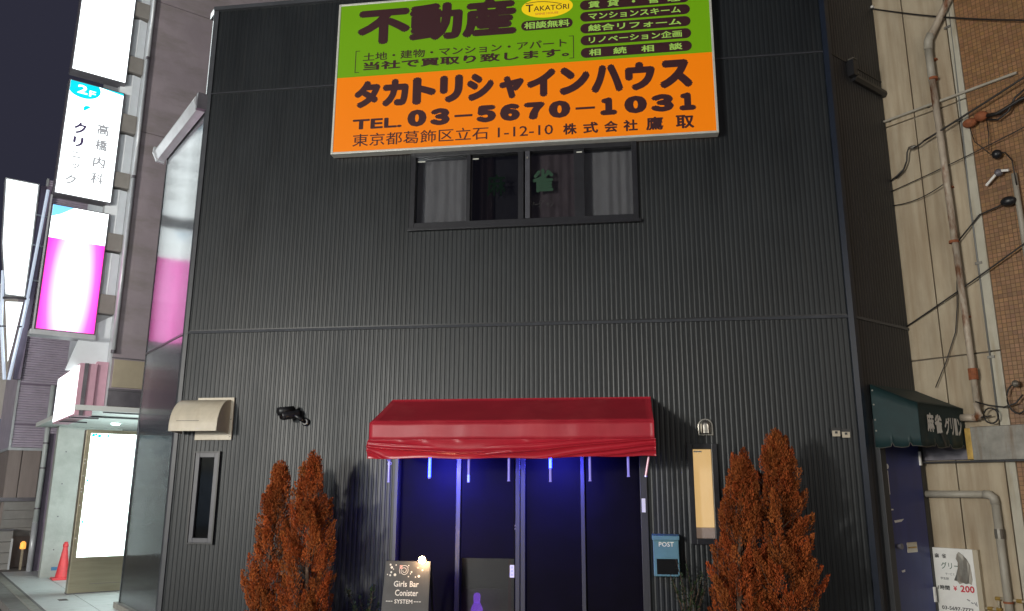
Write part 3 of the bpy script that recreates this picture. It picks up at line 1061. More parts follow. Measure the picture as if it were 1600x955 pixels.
for x in (ax0 + .003, ax1 - .009):
    mb = MB()
    mb.extrude([(-0.025, wz - .012), (ay + .004, fz - .012), (ay + .004, 2.0), (-0.3, 2.05), (-0.025, 2.12)], lambda a, b, d: (d, a, b), x, x + .006)
    obj('awning_cheek', mb, M['red_top'], aw)
mb = MB()
mb.tube([(ax0 + .03, -.04, 2.1), (ax0 + .03, ay + .05, 2.03)], 0.014)
mb.tube([(ax1 - .05, -.04, 2.08), (ax1 - .05, ay + .05, 2.03)], 0.014)
mb.tube([(ax0 + .03, ay + .05, 2.04), (ax1 - .03, ay + .05, 2.04)], 0.014)
obj('awning_bar', mb, M['galv'], aw)

# ------------------------------------------------------------------ LED tubes
LEDS = [(-2.571, 1.715, 'off', 'dim LED tube tied at the left corner under the red awning, white cord on top', 0),
        (-2.117, 1.757, 'full', 'LED tube glowing bright blue along its whole length under the awning', 0),
        (-1.687, 1.716, 'low', 'LED tube with only its lower end lit blue, under the awning', 0),
        (-1.251, 1.730, 'off', 'pale unlit LED tube hanging just left of the middle door post', 0),
        (-0.807, 1.725, 'high', 'LED tube with only its upper end lit blue, right of the middle door post', 0),
        (-0.390, 1.733, 'off', 'pale unlit LED tube hanging before the right-hand thin door post', 0),
        (0.010, 1.779, 'off', 'dim LED tube hanging before the right-hand end of the door', 0),
        (0.188, 1.780, 'pink', 'slanting pinkish LED tube at the right corner under the red awning', 0.045)]
for x, zb, st, lab, lean in LEDS:
    zt = 2.02
    t = thing('led_tube', lab, 'light tube', FR0, (x + lean, -0.75, zt), 'LED tubes hanging from the red awning')
    r_ = 0.0125
    P = lambda z: (x + lean * (z - zb) / (zt - zb), -0.75, z)
    mb = MB()
    mb.tube([P(zb), P(zt)], r_, 10)
    obj('tube', mb, M['tube_pink'] if st == 'pink' else M['tube_faint'], t, smooth=False)
    mb = MB()
    mb.tube([P(zb - .008), P(zb + .004)], r_ + .003, 10)
    mb.tube([P(zt - .03), P(zt + .02)], r_ + .003, 10)
    obj('tube_cap', mb, M['tube_faint'], t)
    if st in ('full', 'low', 'high'):
        lo, hi = {'full': (zb + .005, zt - .035), 'low': (zb, zb + .075), 'high': (zb + .135, zt - .035)}[st]
        n = max(3, int((hi - lo) / 0.0135))
        mb = MB()
        for k in range(n):
            z = lo + (hi - lo) * (k + .5) / n
            mb.tube([P(z - .0048), P(z + .0048)], 0.0155 if st != 'low' else .0135, 10)
        obj('led', mb, M['blue_on'] if st != 'low' else M['blue_core'], t)
        mb = MB()
        mb.tube([(p[0], p[1] - .012, p[2]) for p in (P(lo), P(hi))], 0.0065, 8)
        obj('led_strip', mb, M['blue_core'], t)
        if st != 'low':
            l = bpy.data.lights.new('led_light', 'SPOT')
            l.spot_size = R(150)
            l.spot_blend = 1.0
            l.energy = 260.0 if st == 'full' else 190.0
            l.color = (0.06, 0.06, 1.0)
            l.shadow_soft_size = 0.04
            lo_ = bpy.data.objects.new('led_light', l)
            COL.objects.link(lo_)
            lo_.parent = t
            lo_.location = (0, 0.24, (lo + hi) / 2 - zt + .02)
            lo_.rotation_euler = (R(66), 0, 0)
    if lab.startswith('dim LED tube tied'):
        mb = MB()
        mb.tube([(x - .04, -.745, 1.975), (x - .01, -.765, 1.94), (x + .03, -.765, 1.915), (x + .02, -.74, 1.90), (x - .02, -.75, 1.905)], .006)
        obj('cord', mb, M['tube_faint'], t)

# ------------------------------------------------------------------ small things on the facade
vh = thing('vent_hood', 'cream rounded vent hood on the black wall above the slim dark window', 'vent hood', FR0, (-5.15, 0, 2.5))
mb = MB()
mb.box(-5.28, -4.80, -0.035, -0.012, 2.215, 2.735)
obj('back_plate', mb, M['cream'], vh, bev=.003)
mb = MB()
prof = [(-0.036, 2.28)]
for k in range(13):
    a = math.pi / 2 * k / 12
    prof.append((-0.04 - 0.31 * math.sin(math.pi / 2 - a) if False else -0.036 - 0.30 * math.sin(a) if False else -0.036 - 0.30 * math.cos(a), 2.37 + 0.33 * math.sin(a)))
# open-bottomed shell: curved front plus two cheeks
arc_ = [(-0.336, 2.305)] + [(-0.036 - 0.30 * math.cos(math.pi / 2 * k / 12), 2.36 + 0.345 * math.sin(math.pi / 2 * k / 12)) for k in range(13)]
HX0, HX1 = -5.455, -4.845
for (a, za), (b, zb) in zip(arc_, arc_[1:]):
    mb.poly([(HX0, a, za), (HX1, a, za), (HX1, b, zb), (HX0, b, zb)])
obj('hood_shell', mb, M['cream'], vh, smooth=True)
for x in (HX0, HX1):
    mb = MB()
    mb.extrude(arc_ + [(-0.036, 2.29)], lambda a, b, d: (d, a, b), x - .004, x + .004)
    obj('hood_cheek', mb, M['cream'], vh)
mb = MB()
mb.box(HX0 + .02, HX1 - .02, -0.30, -0.04, 2.33, 2.335)
obj('vent_louvre', mb, M['black'], vh)
mb = MB()
mb.box(HX0 + .09, HX0 + .38, -0.3385, -0.336, 2.425, 2.430)
obj('hood_slot', mb, M['black'], vh)
mb = MB()
for z in (2.25, 2.46):
    mb.box(-4.83, -4.815, -0.042, -0.035, z, z + .012)
obj('screw', mb, M['galv'], vh)

sc_ = thing('security_camera', 'small black bullet security camera on the black wall above the left brown conifers', 'security camera', FR0, (-3.92, 0, 2.44))
mb = MB()
mb.lathe([(0.048, 0), (0.048, 0.02), (0.034, 0.035)], (0, 0, 0), 16)
mb.v = [(-3.86 + a, -0.012 - c, 2.425 + b) for a, b, c in mb.v]
obj('mount', mb, M['black'], sc_, smooth=False)
mb = MB()
mb.tube([(-3.86, -.04, 2.425), (-3.90, -.09, 2.46), (-3.955, -.13, 2.50)], 0.024, 10)
obj('arm', mb, M['black'], sc_, smooth=True)
mb = MB()
mb.tube([(-3.93, -.06, 2.525), (-3.95, -.075, 2.522), (-4.075, -.215, 2.485), (-4.085, -.225, 2.482)], [.040, .052, .052, .046], 16)
obj('body', mb, M['frame'], sc_, smooth=True)
mb = MB()
mb.tube([(-3.99, -.10, 2.57), (-4.115, -.25, 2.535)], [.045, .050], 16)
obj('sun_shield', mb, M['black'], sc_, smooth=True)
mb = MB()
mb.tube([(-4.086, -.226, 2.4815), (-4.094, -.235, 2.479)], 0.036, 14)
obj('lens', mb, M['pane_dark'], sc_)

bv = thing('dome_vent', 'small domed steel wall vent on the black wall above the glowing slim window', 'vent', FR0, (0.887, 0, 2.24))


def dome(x0, x1, z0, z1, n=12):
    c, r = (x0 + x1) / 2, (x1 - x0) / 2
    return [(x0, z0), (x1, z0)] + [(c + r * math.cos(math.pi * k / n), z1 - r + r * math.sin(math.pi * k / n)) for k in range(n + 1)]


mb = MB()
mb.extrude(dome(0.805, 0.972, 2.24, 2.43), XZD, -0.028, -0.012)
obj('flange', mb, M['steel'], bv, bev=.004)
mb = MB()
prev = None
for k in range(9):
    q = k / 8
    s_ = math.cos(q * math.pi / 2 * .82)
    y = -0.028 - 0.075 * math.sin(q * math.pi / 2)
    c = 0.8885
    ringp = [(c + (a - c) * s_, y, 2.262 + (b - 2.262) * (0.55 + .45 * s_)) for a, b in dome(0.832, 0.945, 2.262, 2.408)]
    if prev:
        for i in range(len(ringp)):
            j = (i + 1) % len(ringp)
            mb.poly([prev[i], prev[j], ringp[j], ringp[i]])
    prev = ringp
mb.poly(prev)
obj('dome', mb, M['steel'], bv, smooth=True)
mb = MB()
mb.extrude(dome(0.822, 0.955, 2.252, 2.417), XZD, -0.0305, -0.0285)
obj('gap_ring', mb, M['black'], bv)

for x0, z0, tilt, lab in ((2.250, 2.222, .0, 'left one of two small pale tags on the black wall by the right corner'),
                          (2.352, 2.208, .0, 'right, slightly lower one of two small pale tags by the right corner')):
    t = thing('wall_tag', lab, 'tag', FR0, (x0 + .04, 0, z0), 'small tags on the black wall')
    mb = MB()
    mb.box(x0 - .012, x0 + .098, -0.040, -0.012, z0 + .035, z0 + .095)
    obj('tag_holder', mb, M['black'], t)
    mb = MB()
    mb.box(x0, x0 + .082, -0.045, -0.0405, z0, z0 + .062)
    obj('tag_card', mb, M['cream'], t)
    mb = MB()
    mb.box(x0 + .028, x0 + .055, -0.048, -0.0455, z0 + .03, z0 + .055)
    obj('tag_slot', mb, M['black'], t)

pb = thing('mailbox', 'blue-grey mailbox marked POST on the black wall right of the doors', 'mailbox', FR0, (0.395, 0, 0.72))
mb = MB()
mb.box(0.258, 0.532, -0.115, -0.012, 0.725, 1.105)
obj('box_body', mb, M['postbox'], pb, bev=.006)
mb = MB()
mb.hexa([(0.247, -0.135, 1.105), (0.540, -0.135, 1.105), (0.540, -0.012, 1.110), (0.247, -0.012, 1.110), (0.247, -0.128, 1.150), (0.540, -0.128, 1.150), (0.540, -0.012, 1.165), (0.247, -0.012, 1.165)])
obj('lid', mb, M['postbox'], pb, bev=.004)
mb = MB()
frame_box(mb, 0.275, 0.530, 0.732, 0.922, 0.014, -0.123, -0.115)
mb.box(0.275, 0.53, -.1235, -.1155, 0.922, 0.930)
obj('window_rim', mb, M['postbox'], pb)
mb = MB()
mb.box(0.289, 0.516, -0.118, -0.1155, 0.747, 0.908)
obj('window_panel', mb, M['pane_dark'], pb)
mb = MB()
mb.box(0.289, 0.516, -0.1163, -0.1152, 0.747, 0.908)
obj('window_back', mb, M['black'], pb)
mb = MB()
text(mb, 'POST', 0.318, 0.480, 1.035, 1.085, XZ(-0.1165), 0.012)
obj('box_lettering', mb, M['paper'], pb)

# ------------------------------------------------------------------ chalkboard with clip lamp
BY = -1.0
cb = thing('sandwich_board', 'black chalkboard sandwich board lettered Girls Bar by the left end of the doors', 'sandwich board', FR0, (-2.3, BY, 0))


def BF(a, b, off=0.0):       # point on the tilted board face
    return (a, BY + 0.16 * b - off, b)


mb = MB()
mb.hexa([BF(-2.545, 0.06, .018), BF(-2.035, 0.06, .018), BF(-2.035, 0.06, 0), BF(-2.545, 0.06, 0), BF(-2.530, 0.905, .018), BF(-2.050, 0.905, .018), BF(-2.050, 0.905, 0), BF(-2.530, 0.905, 0)])
obj('board', mb, M['slate'], cb, bev=.003)
for x in (-2.52, -2.06):
    mb = MB()
    mb.hexa([(x - .012, -0.55, 0), (x + .012, -.55, 0), (x + .012, -.52, 0), (x - .012, -.52, 0), BF(x - .012, .88, -.001), BF(x + .012, .88, -.001), BF(x + .012, .88, -.03), BF(x - .012, .88, -.03)])
    obj('leg', mb, M['black'], cb)
    mb = MB()
    mb.box(x - .012, x + .012, BY - .01, BY + .012, -.006, .07)
    obj('foot', mb, M['black'], cb)
fB = lambda a, b: BF(a, b, 0.0195)
mb = MB()
for w_, a0, a1, b0, b1 in (('Girls', -2.425, -2.285, .655, .712), ('Bar', -2.255, -2.160, .655, .712), ('Conister', -2.405, -2.160, .568, .628), ('SYSTEM', -2.405, -2.215, .495, .535)):
    mb = MB()
    text(mb, w_, a0, a1, b0, b1, fB, 0.016)
    obj('board_lettering', mb, M['chalk'], cb)
mb = MB()
for a, b in ((-2.495, -2.42), (-2.20, -2.12)):
    for k in range(3):
        q = a + (b - a) * k / 3
        mb.poly([fB(q, .512), fB(q + .02, .512), fB(q + .02, .519), fB(q, .519)])
for k in range(46):
    a0, a1 = 5.2 * math.pi * k / 46, 5.2 * math.pi * (k + 1) / 46
    r0, r1 = 0.006 + 0.0031 * a0, 0.006 + 0.0031 * a1
    if k > 36:
        r0 = r1 = 0.053
    w = .005
    cx, cz = -2.325, 0.812
    if k < 8:
        continue
    mb.poly([fB(cx + (r0 - w) * math.cos(a0), cz + (r0 - w) * math.sin(a0)), fB(cx + r0 * math.cos(a0), cz + r0 * math.sin(a0)),
             fB(cx + r1 * math.cos(a1), cz + r1 * math.sin(a1)), fB(cx + (r1 - w) * math.cos(a1), cz + (r1 - w) * math.sin(a1))])
for a, b, r_ in ((-2.475, .868, .010), (-2.46, .842, .013), (-2.462, .795, .010), (-2.47, .765, .010), (-2.42, .770, .014), (-2.245, .800, .009), (-2.20, .752, .007),
                 (-2.165, .760, .013), (-2.13, .82, .007), (-2.415, .866, .007), (-2.28, .862, .006), (-2.5, .772, .006), (-2.275, .755, .007), (-2.44, .825, .006), (-2.255, .782, .006)):
    mb.poly([fB(x, z) for x, z in ring(a, b, r_, r_, 12)])
obj('chalk_drawing', mb, M['chalk'], cb, kind='stuff')
mb = MB()
for k in range(9):
    a, b = -2.37 + .01 * (k % 3), .835 + .012 * (k // 3)
    mb.poly([fB(x, z) for x, z in ring(a, b, .006, .006, 8)])
mb.poly([fB(x, z) for x, z in ring(-2.18, .842, .008, .006, 8)])
obj('chalk_drawing', mb, M['chalk_pink'], cb, label='pink chalk marks', kind='stuff')
cl = thing('clip_lamp', 'small clip lamp shining warm white at the top right of the chalkboard', 'lamp', FR0, (-2.115, BY + .12, 0.90))
mb = MB()
mb.box(-2.13, -2.10, BY + .115, BY + .165, 0.885, 0.935)
obj('clip', mb, M['black'], cl)
mb = MB()
mb.tube([(-2.115, BY + .14, .93), (-2.12, BY + .13, .955), (-2.125, BY + .09, .955)], .006)
obj('lamp_neck', mb, M['black'], cl)
mb = MB()
mb.lathe([(0.004, -.036), (0.026, -.025), (0.036, 0), (0.026, .025), (0.004, .036)], (-2.125, BY + .065, .925), 14)
obj('bulb', mb, M['bulb'], cl, smooth=True)
l = bpy.data.lights.new('lamp_light', 'POINT')
l.energy = 7.0
l.color = (1.0, 0.60, 0.32)
l.shadow_soft_size = 0.03
lo_ = bpy.data.objects.new('lamp_light', l)
COL.objects.link(lo_)
lo_.parent = cl
lo_.location = (0.03, -0.02, 0.075)

# ------------------------------------------------------------------ conifers
def conifer(label, x, y, H, RX, seed, squeeze=1.0, lean=0.0, nplume=120, group='dry brown conifers'):
    rnd = random.Random(seed)
    t = thing('conifer_tree', label, 'tree', FR0, (x, y, -.004), group)
    mb = MB()
    n = 9
    mb.tube([(x + lean * k / n * .9 + .01 * math.sin(k), y + .01 * math.cos(k * 2), -.006 + H * .93 * k / n) for k in range(n + 1)],
            [0.034 * (1 - .9 * k / n) + .003 for k in range(n + 1)], 8)
    tr = obj('trunk', mb, M['bark'], t, smooth=True)

    def env(q):      # crown radius against height share
        if q < .25:
            return RX * (.62 + .38 * q / .25)
        return RX * max(0.0, (1 - ((q - .25) / .75) ** 1.25)) ** .8 + .02
    lm = MB()
    mb = MB()
    plumes = []
    for k in range(nplume):
        q = rnd.random() ** .85 * .93
        ang = rnd.random() * 2 * math.pi
        e = env(q)
        rr_ = e * (0.25 + 0.75 * rnd.random() ** .55)
        L_ = (0.20 + 0.20 * rnd.random()) * (1 - .45 * q)
        plumes.append((q, ang, rr_, L_))
    for k in range(14):
        plumes.append((.80 + .19 * k / 14, rnd.random() * 6.28, .035 * rnd.random(), 0.15 - .004 * k))
    for q, ang, rr_, L_ in plumes:
        bz = 0.12 + (H - 0.12) * q - L_ * .45
        cx, cy = x + lean * q, y
        base = Vector((cx + rr_ * .55 * math.cos(ang), cy + rr_ * .55 * squeeze * math.sin(ang), bz))
        tip = Vector((cx + rr_ * math.cos(ang), cy + rr_ * squeeze * math.sin(ang), min(H, bz + L_)))
        tint_p = rnd.uniform(.62, 1.2)
        warm = rnd.uniform(.75, 1.25)
        ax = (tip - base)
        if rnd.random() < .35:
            lm.tube([(cx, cy, max(0.05, bz - .12)), tuple(base), tuple(base + ax * .6)], [.007, .005, .002], 5, False)
        nl = int(300 * (L_ / .3))
        w = 0.050 + .03 * rnd.random()
        for i in range(nl):
            s = rnd.random() ** .8
            rad = w * (math.sin(math.pi * min(1, .18 + .82 * s)) ** .7) * (1 - .35 * s)
            a2 = rnd.random() * 2 * math.pi
            rad *= rnd.random() ** .4
            p = base + ax * (s * 1.02) + Vector((rad * math.cos(a2), rad * math.sin(a2), 0))
            # each spray: a small flat frond pointing up and outwards
            dirv = Vector((math.cos(a2) * .55 + math.cos(ang) * .25 + rnd.uniform(-.3, .3), math.sin(a2) * .55 + math.sin(ang) * .25 + rnd.uniform(-.3, .3), 1.0 + rnd.uniform(-.35, .3))).normalized()
            side = dirv.cross(Vector((rnd.uniform(-1, 1), rnd.uniform(-1, 1), rnd.uniform(-.4, .4)))).normalized()
            ln = rnd.uniform(.012, .034)
            wd = ln * rnd.uniform(.14, .24)
            c = tint_p * rnd.uniform(.7, 1.25)
            col_ = (c, c * warm, c * warm * .9)
            mb.poly([p, p + dirv * ln * .5 + side * wd, p + dirv * ln, p + dirv * ln * .5 - side * wd], col_)
    obj('limb', lm, M['bark'], t)
    obj('crown', mb, M['foliage'], t)
    return t


conifer('narrow brown conifer left of its taller twin, beside the slim dark window', -3.93, -0.70, 1.935, 0.27, 1, .85, .10, 150)
conifer('taller brown conifer of the left pair, left of the chalkboard', -3.43, -0.72, 2.045, 0.37, 2, .85, -.04, 190)
conifer('shorter brown conifer of the right pair, in front of the glowing slim window', 1.02, -0.72, 2.06, 0.34, 3, .85, .17, 180)
conifer('tallest brown conifer, on the right of the right pair', 1.48, -0.68, 2.255, 0.43, 4, .85, .06, 240)


def sapling(label, x, y, H, seed, n):
    rnd = random.Random(seed)
    t = thing('evergreen_shrub', label, 'shrub', FR0, (x, y, -.004), 'small green shrubs at the wall')
    sm, mb = MB(), MB()
    for k in range(n):
        a = rnd.random() * 6.28
        h_ = H * rnd.uniform(.6, 1)
        pts = [Vector((x + .02 * math.cos(a), y + .02 * math.sin(a), -.006)), Vector((x + .10 * math.cos(a), y + .05 * math.sin(a), h_ * .6)), Vector((x + .20 * math.cos(a + .3), y + .09 * math.sin(a + .3), h_))]
        sm.tube(pts, [.006, .004, .002], 5)
        for i in range(60):
            s = .25 + .75 * rnd.random()
            p = pts[0].lerp(pts[1], s * 2) if s < .5 else pts[1].lerp(pts[2], s * 2 - 1)
            d = Vector((rnd.uniform(-1, 1), rnd.uniform(-.7, .7), rnd.uniform(-.3, 1))).normalized()
            sd = d.cross(Vector((0, 0, 1))).normalized()
            ln = rnd.uniform(.03, .06)
            c = rnd.uniform(.6, 1.5)
            mb.poly([p, p + d * ln * .5 + sd * ln * .2, p + d * ln, p + d * ln * .5 - sd * ln * .2], (c, c, c))
    obj('stem', sm, M['bark'], t)
    obj('leaves', mb, M['leaf'], t)


sapling('dark green shrub between the mailbox and the right brown conifers', 0.62, -0.25, 0.92, 11, 12)
sapling('dark green shrub low between the left brown conifers and the chalkboard', -2.92, -0.35, 0.62, 12, 9)

# ------------------------------------------------------------------ blue door, green awning (right wall)
def RL(s, o, z):
    return (s, -o, z)     # in frame FRT: x along the wall, -y outward


bd = thing('blue_door', 'dark blue steel door with torn stickers under the green awning', 'door', FRT, (0.72, 0, 0))
mb = MB()
mb.box(0.20, 0.315, -0.06, 0.03, 0.0, 2.42)
mb.box(1.128, 1.235, -0.030, 0.03, 0.0, 2.42)
mb.box(0.315, 1.128, -0.055, 0.03, 2.25, 2.42)
obj('door_frame', mb, M['siding_right'], bd, bev=.004)
mb = MB()
mb.box(0.320, 1.123, -0.030, 0.02, 0.02, 2.25)
lf = obj('door_leaf', mb, M['bluedoor'], bd, bev=.004)
mb = MB()
mb.box(0.62, 0.84, -0.036, -0.030, 0.97, 1.08)
obj('mail_slot', mb, M['steel'], lf, bev=.003)
mb = MB()
mb.box(0.64, 0.82, -0.039, -0.036, 1.015, 1.032)
obj('slot_flap', mb, M['brass'], lf)
mb = MB()
mb.box(0.335, 0.375, -0.032, -0.030, 1.60, 1.86)
mb.box(0.345, 0.41, -0.0322, -0.030, 1.43, 1.445)
mb.poly([(0.40, -.0315, 1.32), (0.62, -.0315, 1.335), (0.56, -.0315, 1.305), (0.42, -.0315, 1.295)])
mb.poly([(0.45, -.0315, 0.79), (0.53, -.0315, 0.80), (0.53, -.0315, .775), (0.47, -.0315, .77)])
mb.poly([(x, -.0318, z) for x, z in ring(.365, 1.905, .038, .03, 10)])
obj('torn_sticker', mb, M['paper'], lf)
mb = MB()
mb.box(0.327, 0.352, -0.031, -0.030, 1.955, 2.10)
obj('torn_sticker', mb, M['galv'], lf)
for z in (1.93, 0.42):
    mb = MB()
    mb.box(1.098, 1.125, -0.052, -0.030, z, z + .16)
    obj('hinge', mb, M['paper'], lf)
mb = MB()
mb.tube([(.40, -.03, 1.05), (.40, -.075, 1.05)], .022, 10)
mb.tube([(.40, -.075, 1.05), (.40, -.095, 1.05)], .032, 12)
obj('handle', mb, M['dimmetal'], lf)

ga = thing('green_awning', 'dark green canvas awning with white brushed Japanese lettering over the blue door', 'awning', FRT, (0.70, 0, 2.4))
gx0, gx1, go = 0.19, 1.235, 0.53
mb = MB()
g = []
for i in range(25):
    x = gx0 + (gx1 - gx0) * i / 24
    g.append([(x, -0.02 - (go - .02) * j / 6, 2.815 + (2.565 - 2.815) * j / 6 - .008 * math.sin(math.pi * j / 6)) for j in range(7)])
sheet(mb, g, (0, -.4, .9))
obj('awning_roof', mb, M['green_awn'], ga, smooth=True)


def scallop(q, n):
    f_ = (q * n) % 1.0
    return 0.045 * max(0, 1 - abs((f_ if f_ < .5 else 1 - f_)) / .10) if True else 0


mb = MB()
g = []
for i in range(121):
    q = i / 120
    x = gx0 + (gx1 - gx0) * q
    zb = 2.105 + (scallop(q, 3.3) if 0.05 < q < .97 else 0) - .008 * math.sin(q * 20)
    g.append([(x, -go - .003 * math.sin(x * 30) * (j / 5), 2.565 + (zb - 2.565) * j / 5) for j in range(6)])
sheet(mb, g, (0, -1, 0), .004)
obj('awning_front', mb, M['green_awn'], ga, smooth=True)
for xx, nm in ((gx0, 'left'), (gx1 - .005, 'right')):
    mb = MB()
    g = []
    for i in range(81):
        q = i / 80
        o_ = .02 + (go - .02) * q
        zt = 2.815 + (2.565 - 2.815) * q - .003
        zb = 2.105 + (scallop(q * 1.0 + .0, 2.6) if .08 < q < .95 else 0) - .006 * math.sin(q * 13)
        g.append([(xx, -o_, zt + (zb - zt) * j / 5) for j in range(6)])
    sheet(mb, g, (-1, 0, 0), .004)
    obj('awning_cheek', mb, M['green_awn'], ga, smooth=True)
mb = MB()
for z in (2.74, 2.58, 2.41, 2.29):
    mb.tube([(gx0 - .006, -.045, z), (gx0 + .001, -.045, z)], .010, 8)
obj('eyelet', mb, M['steel'], ga)
mb = MB()
# pale piping along the scalloped hem of the cheek
pts = []
for i in range(61):
    q = i / 60
    pts.append((gx0 - .003, -(.02 + (go - .02) * q), 2.105 + (scallop(q, 2.6) if .08 < q < .95 else 0) - .006 * math.sin(q * 13)))
mb.tube(pts, .0035, 5)
pts = []
for i in range(61):
    q = i / 60
    pts.append((gx0 + (gx1 - gx0) * q, -go - .003, 2.105 + (scallop(q, 3.3) if .05 < q < .97 else 0) - .008 * math.sin(q * 20)))
mb.tube(pts, .0035, 5)
obj('hem_piping', mb, M['galv'], ga)
mb = MB()
fG = lambda a, b: (a, -go - .008, b)
text(mb, '麻', 0.345, 0.50, 2.262, 2.470, fG, 0.040)
text(mb, '雀', 0.515, 0.675, 2.250, 2.462, fG, 0.040)
spaced(mb, 'グリーン', ((0.735, 0.860), (0.875, 0.945), (0.965, 1.030), (1.045, 1.135)), 2.245, 2.440, fG, 0.030)
obj('awning_lettering', mb, M['brushwhite'], ga)
mb = MB()
mb.poly([(0.62, -go - .009, 2.255), (0.66, -go - .009, 2.27), (0.73, -go - .009, 2.13), (0.70, -go - .009, 2.11)])
obj('awning_tear', mb, M['black'], ga)

# ------------------------------------------------------------------ right neighbour
nb = thing('concrete_building', 'stained beige concrete panel building with brown tile at its right, beside the black building', 'building', FW, (0, 0, 0))
mb = MB()
mb.box(-0.6, 6.0, 0.03, 6.5, -.004, 11.9)
obj('backing_wall', mb, M['joint'], nb)
zr = ((0.0, 3.172), (3.188, 6.255), (6.271, 9.1), (9.116, 11.9))
for z0, z1 in zr:
    for x0, x1 in ((-0.6, 0.368), (0.380, 0.885)):
        mb = MB()
        dy = random.uniform(-.003, .003)
        mb.box(x0, x1, 0.0 + dy, 0.04, z0, z1)
        obj('wall_panel', mb, M['alc'], nb, bev=.006)
    mb = MB()
    mb.box(0.905, 1.005, -0.022, 0.04, z0, z1)
    obj('pilaster', mb, M['alc2'], nb, bev=.006)
# tiles
mb = MB()
mb.box(1.006, 6.0, -0.004, 0.032, -.004, 11.9)
obj('tile_bed', mb, mat('tile_grout', (0.135, 0.078, 0.042), 0.85), nb)
mb = MB()
tp = 0.048
z = 0.02
while z < 8.6:
    x = 1.010
    band = 0.4 if int(z / tp) % 26 == 0 else 1.0
    while x < 3.0:
        c = random.uniform(.82, 1.15) * (1.0 if band == 1.0 else .8)
        dy = random.uniform(-.0008, .0008)
        y0 = -0.0075 + dy
        a, b, cz, dz = x + .004, x + tp - .003, z + .004, z + tp - .003
        tn = (c, c * random.uniform(.93, 1.05), c * random.uniform(.85, 1.1))
        mb.poly([(a, y0, cz), (b, y0, cz), (b, y0, dz), (a, y0, dz)], tn)
        mb.poly([(a, -.004, dz), (a, y0, dz), (b, y0, dz), (b, -.004, dz)], tn)
        mb.poly([(a, -.004, cz), (b, -.004, cz), (b, y0, cz), (a, y0, cz)], tn)
        mb.poly([(a, -.004, cz), (a, y0, cz), (a, y0, dz), (a, -.004, dz)], tn)
        x += tp
    z += tp
obj('wall_tile', mb, M['tile_brown'], nb, kind='stuff')

# pipes on the concrete wall
dp = thing('drain_pipe', 'tall rusty drain pipe bending to the upper right on the beige concrete wall', 'pipe', FW, (0.70, -.08, 2.4))
Y = -0.085
mb = MB()
mb.tube([(1.75, Y, 8.75), (1.05, Y, 7.68), (0.72, Y, 7.20)], .043, 12)
obj('pipe_run', mb, M['rust'], dp, smooth=True)
mb = MB()
mb.tube([(0.735, Y, 7.24), (0.69, Y, 7.16), (0.678, Y, 7.05)], .052, 12)
obj('pipe_elbow', mb, M['pipe_grey'], dp, smooth=True)
mb = MB()
mb.tube([(0.678, Y, 7.05), (0.680, Y, 6.62)], .046, 12)
obj('pipe_run', mb, M['pipe_grey'], dp, smooth=True)
mb = MB()
mb.tube([(0.680, Y, 6.62), (0.705, Y, 4.52)], .040, 12)
obj('pipe_run', mb, M['rust'], dp, smooth=True)
mb = MB()
mb.tube([(0.705, Y, 4.52), (0.722, Y, 2.58)], .036, 12)
obj('pipe_run', mb, M['rust'], dp, smooth=True)
for z, m_ in ((6.62, 'rust2'), (4.50, 'rust2')):
    mb = MB()
    mb.tube([(0.692, Y, z), (0.692, Y, z + .03)], .054, 12)
    obj('pipe_collar', mb, M[m_], dp)
mb = MB()
mb.tube([(0.720, Y, 2.87), (0.720, Y, 3.00)], .050, 12)
obj('pipe_collar', mb, M['rust2'], dp)
mb = MB()
mb.tube([(0.722, Y, 2.60), (0.722, Y, 2.47), (0.70, Y, 2.44)], .046, 12)
mb.tube([(0.71, Y, 2.445), (0.53, Y, 2.455)], .042, 12)
obj('pipe_elbow', mb, M['rust'], dp, smooth=True)
for z in (7.9, 6.9, 5.2, 3.6):
    mb = MB()
    mb.box(0.66, 0.74, -0.05, 0.0, z, z + .02)
    obj('pipe_bracket', mb, M['rust2'], dp)

cp = thing('conduit_pipe', 'thin grey conduit running up the pale strip beside the brown tiles', 'pipe', FW, (0.895, -.02, 2.5))
mb = MB()
mb.tube([(0.955, -.012, 8.2), (0.945, -.012, 6.9), (0.900, -.02, 5.0), (0.895, -.02, 2.45)], .012, 8)
obj('pipe_run', mb, mat('conduit_grey', (.16, .16, .15), .5), cp, smooth=True)
for z in (7.25, 6.0, 4.2, 3.1):
    mb = MB()
    mb.box(.87, .945, -.036, -.0225, z, z + .03)
    obj('pipe_bracket', mb, M['galv'], cp)

lp = thing('low_pipe', 'grey pipe turning down at the lower right of the beige wall above the price sign', 'pipe', FW, (0.4, -.07, 1.6))
mb = MB()
mb.tube([(-0.05, -.06, 1.605), (0.67, -.06, 1.605)], .040, 12)
obj('pipe_run', mb, M['pipe_grey'], lp, smooth=True)
mb = MB()
mb.tube([(0.66, -.06, 1.605), (0.72, -.06, 1.60), (0.757, -.06, 1.57), (0.768, -.06, 1.50)], .047, 12)
obj('pipe_elbow', mb, M['pipe_grey'], lp, smooth=True)
mb = MB()
mb.tube([(0.768, -.06, 1.50), (0.772, -.06, 0.0)], .041, 12)
obj('pipe_run', mb, M['pipe_grey'], lp, smooth=True)
mb = MB()
mb.tube([(0.769, -.06, 1.14), (0.769, -.06, 1.24)], .048, 12)
obj('pipe_collar', mb, M['galv'], lp)
mb = MB()
mb.tube([(0.771, -.06, 0.475), (0.771, -.06, 0.495)], .049, 12)
obj('pipe_collar', mb, M['rust2'], lp)

